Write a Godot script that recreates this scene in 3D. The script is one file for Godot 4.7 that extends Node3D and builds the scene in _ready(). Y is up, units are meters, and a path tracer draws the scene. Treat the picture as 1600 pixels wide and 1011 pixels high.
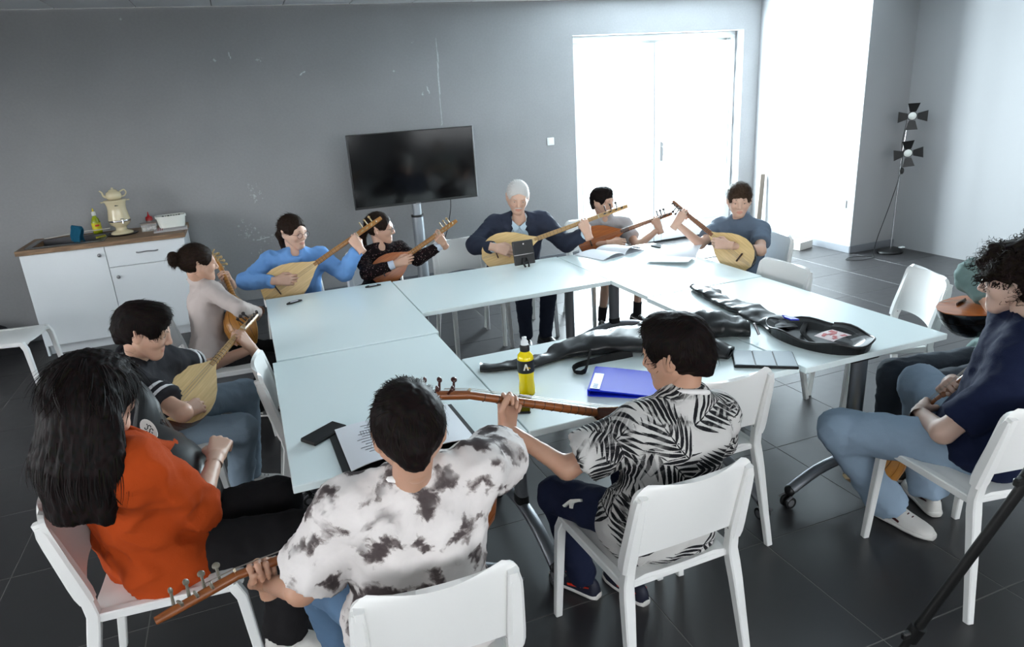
extends Node3D
# A music class around a ring of white tables: measured in metres, back wall at z = 0, floor at y = 0.

func _ready() -> void:
	# ---- camera
	var cam := Camera3D.new()
	cam.name = "camera"
	var pitch := 0.3208
	var roll := -0.065
	var yaw := 0.3528
	var fwd := Vector3(sin(yaw) * cos(pitch), -sin(pitch), -cos(yaw) * cos(pitch))
	var right0 := Vector3(cos(yaw), 0, sin(yaw))
	var up0 := right0.cross(fwd)
	var right := right0 * cos(roll) + up0 * sin(roll)
	var up := up0 * cos(roll) - right0 * sin(roll)
	cam.transform = Transform3D(Basis(right, up, -fwd), Vector3(1.2902, 1.8432, 7.0719))
	cam.fov = rad_to_deg(2.0 * atan(505.5 / 1068.79))
	cam.near = 0.05
	cam.far = 200.0
	add_child(cam)
	cam.current = true
	# ---- sky and exposure
	var env := Environment.new()
	var sky := Sky.new()
	var sm := ProceduralSkyMaterial.new()
	sm.sky_top_color = Color(0.67, 0.685, 0.70)
	sm.sky_horizon_color = Color(0.84, 0.845, 0.85)
	sm.ground_horizon_color = Color(0.62, 0.64, 0.66)
	sm.ground_bottom_color = Color(0.40, 0.40, 0.40)
	sm.sun_angle_max = 0.0
	sky.sky_material = sm
	env.background_mode = Environment.BG_SKY
	env.sky = sky
	env.background_energy_multiplier = SKY
	env.ambient_light_source = Environment.AMBIENT_SOURCE_SKY
	env.tonemap_mode = Environment.TONE_MAPPER_LINEAR
	env.tonemap_exposure = EXPOSURE
	env.sdfgi_enabled = true
	env.ssao_enabled = true
	env.ssil_enabled = true
	var we := WorldEnvironment.new()
	we.name = "environment"
	we.environment = env
	add_child(we)
	# ---- daylight through the frosted panes of the double door
	for p in [[5.365, 1.745, 0.86, 1.10, DOOR], [6.435, 1.745, 0.86, 1.10, DOOR], [5.365, 0.64, 0.86, 0.84, DOOR_LOW], [6.435, 0.64, 0.86, 0.84, DOOR_LOW]]:
		var al := AreaLight3D.new()
		al.name = "door_daylight"
		al.area_size = Vector2(p[2], p[3])
		al.light_energy = p[4] * p[2] * p[3]
		al.light_color = Color(0.90, 0.97, 1.0)
		al.area_range = 20.0
		al.shadow_enabled = true
		al.position = Vector3(p[0], p[1], -0.135)
		al.rotation.y = PI
		add_child(al, true)
	build_room()
	build_furniture()
	build_small_things()
	build_people()

const EXPOSURE := 1.75
const SKY := 16.0
const DOOR := 15.5
const DOOR_LOW := 9.5
const TOP := 0.725   # table height
# ---------------------------------------------------------------- mesh builder
class MB:
	var v := PackedVector3Array()
	var n := PackedVector3Array()
	var uv := PackedVector2Array()
	var col := PackedColorArray()
	var ix := PackedInt32Array()
	var tint := Color(1, 1, 1)

	func put(p: Vector3, m: Vector3, t := Vector2.ZERO) -> int:
		v.append(p); n.append(m); uv.append(t); col.append(tint)
		return v.size() - 1

	func tri(a: int, b: int, c: int) -> void:
		ix.append(a); ix.append(b); ix.append(c)

	func quad(a: int, b: int, c: int, d: int) -> void:
		tri(a, b, c); tri(a, c, d)

	func face(pts: Array, t: Array = []) -> void:
		var m: Vector3 = (pts[1] - pts[0]).cross(pts[2] - pts[0]).normalized()
		var f := v.size()
		for i in pts.size():
			put(pts[i], m, t[i] if t else Vector2.ZERO)
		for i in range(1, pts.size() - 1):
			tri(f, f + i, f + i + 1)

	# chamfered box
	func box(c: Vector3, s: Vector3, bev := 0.0, b := Basis()) -> void:
		var h := s / 2
		bev = minf(bev, minf(h.x, minf(h.y, h.z)) * 0.9)
		var ax := [Vector3.RIGHT, Vector3.UP, Vector3.BACK]
		for a in 3:
			for sg in [-1.0, 1.0]:
				var u: Vector3 = ax[(a + 1) % 3]
				var w: Vector3 = ax[(a + 2) % 3]
				var o: Vector3 = ax[a] * sg
				var hu: float = h[(a + 1) % 3] - bev
				var hw: float = h[(a + 2) % 3] - bev
				var q := []
				for k in [[-1, -1], [1, -1], [1, 1], [-1, 1]]:
					q.append(c + b * (o * h[a] + u * (hu * k[0]) + w * (hw * k[1])))
				if sg < 0: q.reverse()
				face(q, [Vector2(0, 0), Vector2(1, 0), Vector2(1, 1), Vector2(0, 1)])
		if bev <= 0.0: return
		for a in 3:
			var u: Vector3 = ax[(a + 1) % 3]
			var w: Vector3 = ax[(a + 2) % 3]
			for su in [-1.0, 1.0]:
				for sw in [-1.0, 1.0]:
					var q := []
					for e in [[-1, 0], [1, 0], [1, 1], [-1, 1]]:
						var p: Vector3 = ax[a] * ((h[a] - bev) * e[0])
						if e[1] == 0: p += u * (su * h[(a + 1) % 3]) + w * (sw * (h[(a + 2) % 3] - bev))
						else: p += u * (su * (h[(a + 1) % 3] - bev)) + w * (sw * h[(a + 2) % 3])
						q.append(c + b * p)
					if su * sw < 0: q.reverse()
					face(q)
		for sx in [-1.0, 1.0]:
			for sy in [-1.0, 1.0]:
				for sz in [-1.0, 1.0]:
					var q := [c + b * Vector3(sx * h.x, sy * (h.y - bev), sz * (h.z - bev)), c + b * Vector3(sx * (h.x - bev), sy * h.y, sz * (h.z - bev)), c + b * Vector3(sx * (h.x - bev), sy * (h.y - bev), sz * h.z)]
					if sx * sy * sz < 0: q.reverse()
					face(q)

	# sweep of an ellipse / rounded rectangle along points. sq: 2 = ellipse, higher = boxier. side: half width axis hint
	func tube(pts: Array, radii: Array, segs := 10, flat := 1.0, sq := 2.0, hint := Vector3.ZERO, caps := true) -> void:
		var m := pts.size()
		var side := hint
		var first := v.size()
		var run := 0.0
		for i in m:
			var d: Vector3 = (pts[mini(i + 1, m - 1)] - pts[maxi(i - 1, 0)]).normalized()
			if side == Vector3.ZERO:
				side = d.cross(Vector3.UP if absf(d.y) < 0.9 else Vector3.RIGHT)
			side = (side - d * side.dot(d)).normalized()
			var up := d.cross(side)
			var r: float = radii[i] if radii.size() > 1 else radii[0]
			if i: run += (pts[i] - pts[i - 1]).length()
			for k in segs + 1:
				var a := TAU * k / segs
				var ca := cos(a)
				var sa := sin(a)
				var x := signf(ca) * pow(absf(ca), 2.0 / sq)
				var y := signf(sa) * pow(absf(sa), 2.0 / sq)
				var nn := (side * ca * flat + up * sa).normalized()
				put(pts[i] + side * (x * r) + up * (y * r * flat), nn, Vector2(float(k) / segs, run))
		for i in m - 1:
			for k in segs:
				var a := first + i * (segs + 1) + k
				quad(a, a + 1, a + segs + 2, a + segs + 1)
		if caps:
			for e in [0, m - 1]:
				var d: Vector3 = (pts[0] - pts[1]).normalized() if e == 0 else (pts[m - 1] - pts[m - 2]).normalized()
				var c := put(pts[e], d)
				var st: int = first + e * (segs + 1)
				var prev := -1
				for k in segs + 1:
					var j := put(v[st + k], d)
					if k: tri(c, prev, j)
					prev = j

	# bar of chamfered square section, flat-faced
	func bar(pts: Array, half: Array, side: Vector3, cham := 0.25) -> void:
		var rings := []
		var m := pts.size()
		for i in m:
			var d: Vector3 = (pts[mini(i + 1, m - 1)] - pts[maxi(i - 1, 0)]).normalized()
			var sd := (side - d * side.dot(d)).normalized()
			var up := d.cross(sd)
			var h: float = half[i] if half.size() > 1 else half[0]
			var k := h * (1.0 - cham)
			var l := []
			for q in [[h, k], [k, h], [-k, h], [-h, k], [-h, -k], [-k, -h], [k, -h], [h, -k]]:
				l.append(pts[i] + sd * q[0] + up * q[1])
			rings.append(l)
		for i in m - 1:
			for k in 8:
				var a: Vector3 = rings[i][k]
				var b: Vector3 = rings[i][(k + 1) % 8]
				var nn: Vector3 = (a + b - pts[i] * 2.0).normalized()
				var f := put(a, nn)
				put(b, nn)
				var n2: Vector3 = (rings[i + 1][k] + rings[i + 1][(k + 1) % 8] - pts[i + 1] * 2.0).normalized()
				put(rings[i + 1][(k + 1) % 8], n2)
				put(rings[i + 1][k], n2)
				quad(f, f + 1, f + 2, f + 3)
		for e in [0, m - 1]:
			var f := v.size()
			var d: Vector3 = (pts[0] - pts[1]).normalized() if e == 0 else (pts[m - 1] - pts[m - 2]).normalized()
			for p in rings[e]: put(p, d)
			for k in range(1, 7): tri(f, f + k, f + k + 1)

	func lathe(prof: Array, segs := 24, xf := Transform3D(), flat := 1.0) -> void:
		var first := v.size()
		var m := prof.size()
		for i in m:
			var p: Vector2 = prof[i]
			var t: Vector2 = (prof[mini(i + 1, m - 1)] - prof[maxi(i - 1, 0)]).normalized()
			for k in segs + 1:
				var a := TAU * k / segs
				var nn := Vector3(t.y * cos(a), -t.x, t.y * sin(a))
				put(xf * Vector3(p.x * cos(a), p.y, p.x * sin(a) * flat), (xf.basis * nn).normalized(), Vector2(float(k) / segs, float(i) / m))
		for i in m - 1:
			for k in segs:
				var a := first + i * (segs + 1) + k
				quad(a, a + 1, a + segs + 2, a + segs + 1)

	# polygon (x, y) pulled along z
	func prism(poly: PackedVector2Array, depth: float, xf := Transform3D()) -> void:
		var t := Geometry2D.triangulate_polygon(poly)
		for z in [-depth / 2, depth / 2]:
			var f := v.size()
			for p in poly:
				put(xf * Vector3(p.x, p.y, z), (xf.basis * Vector3(0, 0, signf(z))).normalized(), p)
			for i in range(0, t.size(), 3):
				tri(f + t[i], f + t[i + 1], f + t[i + 2])
		for i in poly.size():
			var p := poly[i]
			var q := poly[(i + 1) % poly.size()]
			face([xf * Vector3(p.x, p.y, -depth / 2), xf * Vector3(q.x, q.y, -depth / 2), xf * Vector3(q.x, q.y, depth / 2), xf * Vector3(p.x, p.y, depth / 2)])

	# closed slab over a grid of points (rows of equal length), th thick
	func slab(rows: Array, th: float, uvs := 1.0) -> void:
		var r := rows.size()
		var c: int = rows[0].size()
		var nn := []
		for i in r:
			var l := []
			for j in c:
				var a: Vector3 = rows[mini(i + 1, r - 1)][j] - rows[maxi(i - 1, 0)][j]
				var b: Vector3 = rows[i][mini(j + 1, c - 1)] - rows[i][maxi(j - 1, 0)]
				var m := a.cross(b)
				if m.length() < 1e-9: m = l[-1] if l else Vector3.UP
				l.append(m.normalized())
			nn.append(l)
		var st := []
		for sg in [1.0, -1.0]:
			st.append(v.size())
			for i in r:
				for j in c:
					put(rows[i][j] + nn[i][j] * (sg * th / 2), nn[i][j] * sg, Vector2(float(j) / (c - 1), float(i) / (r - 1)) * uvs)
			for i in r - 1:
				for j in c - 1:
					var a: int = st[-1] + i * c + j
					quad(a, a + 1, a + c + 1, a + c)
		var edge := []
		for j in c: edge.append(j)
		for i in range(1, r): edge.append(i * c + c - 1)
		for j in range(c - 2, -1, -1): edge.append((r - 1) * c + j)
		for i in range(r - 2, 0, -1): edge.append(i * c)
		for k in edge.size():
			var a: int = edge[k]
			var b: int = edge[(k + 1) % edge.size()]
			var q := [v[st[0] + a], v[st[0] + b], v[st[1] + b], v[st[1] + a]]
			var m: Vector3 = (q[1] - q[0]).cross(q[3] - q[0])
			if m.length() < 1e-10: continue
			var f := v.size()
			var ctr: Vector3 = rows[r / 2][c / 2]
			m = m.normalized()
			if m.dot(q[0] - ctr) < 0: m = -m
			for p in q: put(p, m)
			quad(f, f + 1, f + 2, f + 3)

	func ball(c: Vector3, r: Vector3, b := Basis(), segs := 12, rings := 8) -> void:
		var first := v.size()
		for i in rings + 1:
			var t := PI * i / rings
			for k in segs + 1:
				var a := TAU * k / segs
				var d := Vector3(sin(t) * cos(a), cos(t), sin(t) * sin(a))
				put(c + b * (d * r), (b * (d / r)).normalized(), Vector2(float(k) / segs, float(i) / rings))
		for i in rings:
			for k in segs:
				var a := first + i * (segs + 1) + k
				quad(a, a + 1, a + segs + 2, a + segs + 1)

	func add(o: MB, xf := Transform3D()) -> void:
		var f := v.size()
		for i in o.v.size():
			v.append(xf * o.v[i]); n.append((xf.basis * o.n[i]).normalized()); uv.append(o.uv[i]); col.append(o.col[i])
		for i in o.ix: ix.append(f + i)

	func done() -> ArrayMesh:
		for i in range(0, ix.size(), 3):
			var a := ix[i]
			var b := ix[i + 1]
			var c := ix[i + 2]
			if (v[c] - v[a]).cross(v[b] - v[a]).dot(n[a] + n[b] + n[c]) < 0.0:
				ix[i + 1] = c
				ix[i + 2] = b
		var arr := []
		arr.resize(Mesh.ARRAY_MAX)
		arr[Mesh.ARRAY_VERTEX] = v
		arr[Mesh.ARRAY_NORMAL] = n
		arr[Mesh.ARRAY_TEX_UV] = uv
		arr[Mesh.ARRAY_COLOR] = col
		arr[Mesh.ARRAY_INDEX] = ix
		var m := ArrayMesh.new()
		m.add_surface_from_arrays(Mesh.PRIMITIVE_TRIANGLES, arr)
		return m

# ---------------------------------------------------------------- signed distance grid, meshed as surface nets
class Vox:
	var o: Vector3
	var c: float
	var nx: int
	var ny: int
	var nz: int
	var f := PackedFloat32Array()

	func _init(lo: Vector3, hi: Vector3, cell: float) -> void:
		o = lo; c = cell
		nx = int(ceil((hi.x - lo.x) / c)) + 1
		ny = int(ceil((hi.y - lo.y) / c)) + 1
		nz = int(ceil((hi.z - lo.z) / c)) + 1
		f.resize(nx * ny * nz)
		f.fill(10.0)

	func span(lo: Vector3, hi: Vector3) -> Array:
		var a := (lo - o) / c
		var b := (hi - o) / c
		return [maxi(0, int(a.x)), mini(nx - 1, int(b.x) + 1), maxi(0, int(a.y)), mini(ny - 1, int(b.y) + 1), maxi(0, int(a.z)), mini(nz - 1, int(b.z) + 1)]

	# tapered capsule joined with smoothness k; cut: flat end at b
	func cap(a: Vector3, b: Vector3, ra: float, rb: float, k := 0.02, cut := false) -> void:
		var rm := maxf(ra, rb) + k + c * 2.0
		var e := Vector3(rm, rm, rm)
		var s := span(a.min(b) - e, a.max(b) + e)
		var ba := b - a
		var len2 := maxf(ba.length_squared(), 1e-9)
		var inv := 1.0 / len2
		var dr := rb - ra
		var dir := ba / sqrt(len2)
		var full := sqrt(len2)
		var ik := 0.25 / k
		for z in range(s[4], s[5] + 1):
			for y in range(s[2], s[3] + 1):
				var i: int = (z * ny + y) * nx + s[0]
				var p := Vector3(o.x + s[0] * c, o.y + y * c, o.z + z * c) - a
				for x in range(s[0], s[1] + 1):
					var t := clampf(p.dot(ba) * inv, 0.0, 1.0)
					var d := (p - ba * t).length() - ra - dr * t
					if cut: d = maxf(d, p.dot(dir) - full)
					var q := f[i]
					var h := k - absf(q - d)
					if h > 0.0: f[i] = minf(q, d) - h * h * ik
					elif d < q: f[i] = d
					i += 1
					p.x += c

	func ell(m: Vector3, r: Vector3, k := 0.02) -> void:
		var e := r + Vector3.ONE * (k + 2.0 * c)
		var s := span(m - e, m + e)
		var small := minf(r.x, minf(r.y, r.z))
		var ik := 0.25 / k
		for z in range(s[4], s[5] + 1):
			for y in range(s[2], s[3] + 1):
				var i: int = (z * ny + y) * nx + s[0]
				var p := Vector3(o.x + s[0] * c, o.y + y * c, o.z + z * c) - m
				for x in range(s[0], s[1] + 1):
					var g := p / r
					var l := g.length()
					var d: float = (l - 1.0) * (l / maxf((g / r).length(), 1e-6)) if l > 0.2 else -small * 0.8
					var q := f[i]
					var h := k - absf(q - d)
					if h > 0.0: f[i] = minf(q, d) - h * h * ik
					elif d < q: f[i] = d
					i += 1
					p.x += c

	# take a tapered capsule away
	func sub(a: Vector3, b: Vector3, ra: float, rb: float, k := 0.01) -> void:
		var rm := maxf(ra, rb) + k + c * 2.0
		var e := Vector3(rm, rm, rm)
		var s := span(a.min(b) - e, a.max(b) + e)
		var ba := b - a
		var inv := 1.0 / maxf(ba.length_squared(), 1e-9)
		var ik := 0.25 / k
		for z in range(s[4], s[5] + 1):
			for y in range(s[2], s[3] + 1):
				var i: int = (z * ny + y) * nx + s[0]
				var p := Vector3(o.x + s[0] * c, o.y + y * c, o.z + z * c) - a
				for x in range(s[0], s[1] + 1):
					var t := clampf(p.dot(ba) * inv, 0.0, 1.0)
					var d := ra + (rb - ra) * t - (p - ba * t).length()
					var q := f[i]
					var h := k - absf(q - d)
					if h > 0.0: f[i] = maxf(q, d) + h * h * ik
					elif d > q: f[i] = d
					i += 1
					p.x += c

	# keep only the side of a plane that nrm points away from
	func clip(at: Vector3, nrm: Vector3) -> void:
		for z in nz:
			for y in ny:
				var i := z * ny * nx + y * nx
				var d := (Vector3(o.x, o.y + y * c, o.z + z * c) - at).dot(nrm)
				var st := nrm.x * c
				for x in nx:
					if d > f[i]: f[i] = d
					d += st
					i += 1

	func cell(mb: MB, a: int, b: int, d: int, e: int) -> void:
		if b >= 0 and d >= 0 and e >= 0: mb.quad(a, b, d, e)

	func mesh(mb: MB, tint := Color.WHITE, xf := Transform3D()) -> void:
		var ids := PackedInt32Array()
		ids.resize(f.size())
		ids.fill(-1)
		var sx := 1
		var sy := nx
		var sz := nx * ny
		var lim := c * 2.8
		var first := mb.v.size()
		for z in nz - 1:
			for y in ny - 1:
				var i := (z * ny + y) * nx
				for x in nx - 1:
					var d0 := f[i]
					if d0 < lim and d0 > -lim:
						var d1 := f[i + 1]
						var d2 := f[i + sy]
						var d3 := f[i + sy + 1]
						var d4 := f[i + sz]
						var d5 := f[i + sz + 1]
						var d6 := f[i + sz + sy]
						var d7 := f[i + sz + sy + 1]
						var m := int(d0 < 0) + int(d1 < 0) + int(d2 < 0) + int(d3 < 0) + int(d4 < 0) + int(d5 < 0) + int(d6 < 0) + int(d7 < 0)
						if m > 0 and m < 8:
							var a := Vector3.ZERO
							var w := 0.0
							if (d0 < 0) != (d1 < 0): a += Vector3(d0 / (d0 - d1), 0, 0); w += 1
							if (d2 < 0) != (d3 < 0): a += Vector3(d2 / (d2 - d3), 1, 0); w += 1
							if (d4 < 0) != (d5 < 0): a += Vector3(d4 / (d4 - d5), 0, 1); w += 1
							if (d6 < 0) != (d7 < 0): a += Vector3(d6 / (d6 - d7), 1, 1); w += 1
							if (d0 < 0) != (d2 < 0): a += Vector3(0, d0 / (d0 - d2), 0); w += 1
							if (d1 < 0) != (d3 < 0): a += Vector3(1, d1 / (d1 - d3), 0); w += 1
							if (d4 < 0) != (d6 < 0): a += Vector3(0, d4 / (d4 - d6), 1); w += 1
							if (d5 < 0) != (d7 < 0): a += Vector3(1, d5 / (d5 - d7), 1); w += 1
							if (d0 < 0) != (d4 < 0): a += Vector3(0, 0, d0 / (d0 - d4)); w += 1
							if (d1 < 0) != (d5 < 0): a += Vector3(1, 0, d1 / (d1 - d5)); w += 1
							if (d2 < 0) != (d6 < 0): a += Vector3(0, 1, d2 / (d2 - d6)); w += 1
							if (d3 < 0) != (d7 < 0): a += Vector3(1, 1, d3 / (d3 - d7)); w += 1
							var g := Vector3(d1 - d0 + d3 - d2 + d5 - d4 + d7 - d6, d2 - d0 + d3 - d1 + d6 - d4 + d7 - d5, d4 - d0 + d5 - d1 + d6 - d2 + d7 - d3)
							ids[i] = mb.v.size()
							mb.v.append(o + (Vector3(x, y, z) + a / w) * c)
							mb.n.append(g.normalized())
							mb.uv.append(Vector2.ZERO)
							mb.col.append(tint)
					i += 1
		for z in range(1, nz - 1):
			for y in range(1, ny - 1):
				var i := (z * ny + y) * nx + 1
				for x in range(1, nx - 1):
					var a := ids[i]
					if a >= 0:
						var s0 := f[i] < 0
						if s0 != (f[i + 1] < 0): cell(mb, a, ids[i - sy], ids[i - sy - sz], ids[i - sz])
						if s0 != (f[i + sy] < 0): cell(mb, a, ids[i - 1], ids[i - 1 - sz], ids[i - sz])
						if s0 != (f[i + sz] < 0): cell(mb, a, ids[i - 1], ids[i - 1 - sy], ids[i - sy])
					i += 1
		if xf != Transform3D():
			for i in range(first, mb.v.size()):
				mb.v[i] = xf * mb.v[i]
				mb.n[i] = (xf.basis * mb.n[i]).normalized()

# ---------------------------------------------------------------- naming
var used := {}
var M := {}

func numbered(called: String) -> String:
	if not used.has(called):
		used[called] = 0
		return called
	used[called] += 1
	return "%s_%03d" % [called, used[called]]

func thing(called: String, label: String, category: String, at := Vector3.ZERO, turn := 0.0, group := "") -> Node3D:
	var o := Node3D.new()
	o.name = numbered(called)
	add_child(o)
	o.position = at
	o.rotation.y = turn
	tag(o, label, category, group)
	return o

func tag(o: Node, label: String, category: String, group := "") -> Node:
	o.set_meta("label", label)
	o.set_meta("category", category)
	if group: o.set_meta("group", group)
	return o

func part(called: String, mb: MB, m: Material, parent: Node = null, label := "") -> MeshInstance3D:
	return inst(called, mb.done(), m, parent, label)

func inst(called: String, mesh: Mesh, m: Material, parent: Node = null, label := "") -> MeshInstance3D:
	var o := MeshInstance3D.new()
	o.name = called if parent else numbered(called)
	o.mesh = mesh
	o.material_override = m
	(parent if parent else self).add_child(o, true)
	if label: o.set_meta("label", label)
	return o

func struct(called: String, mb: MB, m: Material) -> MeshInstance3D:
	var o := inst(called, mb.done(), m)
	o.set_meta("kind", "structure")
	return o

func copy(root: Node3D, label := "") -> Node3D:
	var r: Node3D = root.duplicate()
	r.name = numbered(str(root.name).rstrip("0123456789").trim_suffix("_"))
	add_child(r)
	if label: r.set_meta("label", label)
	return r

func mat(key: String, c: Color, rough := 0.6, metal := 0.0, spec := 0.5) -> StandardMaterial3D:
	if M.has(key): return M[key]
	var m := StandardMaterial3D.new()
	m.resource_name = key
	m.albedo_color = c
	m.roughness = rough
	m.metallic = metal
	m.metallic_specular = spec
	M[key] = m
	return m

func noise(seed_: int, freq: float, oct := 3) -> FastNoiseLite:
	var f := FastNoiseLite.new()
	f.seed = seed_
	f.frequency = freq
	f.fractal_octaves = oct
	f.noise_type = FastNoiseLite.TYPE_SIMPLEX_SMOOTH
	return f

# grey relief texture shared by cloth materials
func relief(key: String, seed_: int, freq: float, size := 256) -> NoiseTexture2D:
	if M.has(key): return M[key]
	var t := NoiseTexture2D.new()
	t.width = size; t.height = size; t.seamless = true; t.as_normal_map = true; t.bump_strength = 6.0
	t.noise = noise(seed_, freq)
	M[key] = t
	return t

func cloth(key: String, c: Color, rough := 0.9, tile := 11.0, bump := 0.22) -> StandardMaterial3D:
	if M.has(key): return M[key]
	var m := mat(key, Color(c.r, c.g, c.b).linear_to_srgb(), rough)
	m.metallic_specular = 0.25
	m.normal_enabled = true
	m.normal_texture = relief("weave", 5, 0.06)
	m.normal_scale = bump
	m.uv1_triplanar = true
	m.uv1_scale = Vector3.ONE * tile
	return m

func curve(pts: Array, n: int) -> Array:
	var c := Curve3D.new()
	for i in pts.size():
		var t: Vector3 = (pts[mini(i + 1, pts.size() - 1)] - pts[maxi(i - 1, 0)]) / 6.0
		c.add_point(pts[i], -t, t)
	var r := []
	for i in n + 1:
		r.append(c.sample_baked(c.get_baked_length() * i / n, true))
	return r

func lerp_table(t: float, xs: Array, ys: Array) -> float:
	for i in xs.size() - 1:
		if t <= xs[i + 1]:
			var w: float = (t - xs[i]) / (xs[i + 1] - xs[i])
			w = w * w * (3 - 2 * w) * 0.3 + w * 0.7
			return lerpf(ys[i], ys[i + 1], w)
	return ys[-1]
# ---------------------------------------------------------------- the room
func paint_wall() -> StandardMaterial3D:
	# grey emulsion with the scuffs and scratches seen on it; one image covers the back wall (x -2.9 .. 7.87)
	var w := 1536
	var h := 392
	var im := Image.create(w, h, false, Image.FORMAT_RGB8)
	var base := Color(0.565, 0.565, 0.57)
	var nz := noise(3, 0.01, 4)
	var fine := noise(4, 0.25, 2)
	for y in h:
		for x in w:
			var k := 1.0 + nz.get_noise_2d(x, y) * 0.03 + fine.get_noise_2d(x, y) * 0.02
			im.set_pixel(x, y, Color(base.r * k, base.g * k, base.b * k))
	var px := func(X: float, Y: float) -> Vector2: return Vector2((X + 2.9) / 10.77 * w, (1.0 - Y / 2.75) * h)
	var rng := RandomNumberGenerator.new()
	rng.seed = 11
	var mark := func(p: Vector2, r: float, a: float) -> void:
		for dy in range(-3, 4):
			for dx in range(-3, 4):
				var q := Vector2i(int(p.x) + dx, int(p.y) + dy)
				if Vector2(dx, dy).length() <= r and q.x >= 0 and q.y >= 0 and q.x < w and q.y < h:
					im.set_pixel(q.x, q.y, im.get_pixel(q.x, q.y).lerp(Color(0.80, 0.82, 0.83), a))
	# clusters of chips
	for c in [[1.36, 1.10, 0.05, 0.09, 34], [1.24, 0.76, 0.07, 0.06, 34], [1.38, 0.68, 0.10, 0.05, 18], [1.21, 0.86, 0.02, 0.02, 6], [1.30, 0.55, 0.10, 0.05, 12], [1.21, 2.31, 0.03, 0.01, 8], [1.60, 2.30, 0.06, 0.012, 8], [2.84, 2.15, 0.01, 0.01, 2], [3.10, 1.93, 0.01, 0.03, 4], [0.55, 2.66, 0.01, 0.01, 2], [3.05, 2.4, 0.01, 0.01, 2]]:
		for i in c[4]:
			mark.call(px.call(c[0] + rng.randfn() * c[2] * 0.6, c[1] + rng.randfn() * c[3] * 0.6), rng.randf_range(0.4, 1.2), rng.randf_range(0.25, 0.7))
	# scratches
	for s in [[3.286, 2.43, 3.268, 1.60, 0.5], [3.292, 2.30, 3.276, 1.9, 0.35], [1.94, 2.15, 1.99, 2.18, 0.6], [1.35, 2.37, 1.36, 2.32, 0.5], [3.15, 1.98, 3.17, 1.92, 0.4], [1.30, 0.66, 1.42, 0.68, 0.3]]:
		for i in 260:
			var t := i / 260.0
			mark.call(px.call(lerpf(s[0], s[2], t) + sin(t * 9.0) * 0.004, lerpf(s[1], s[3], t)), 0.9, s[4] * (0.4 + 0.6 * absf(nz.get_noise_1d(i * 3.0) * 2.0)))
	var m := mat("wall_paint_marked", Color.WHITE, 0.7)
	m.albedo_texture = ImageTexture.create_from_image(im)
	m.metallic_specular = 0.35
	return m

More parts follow.
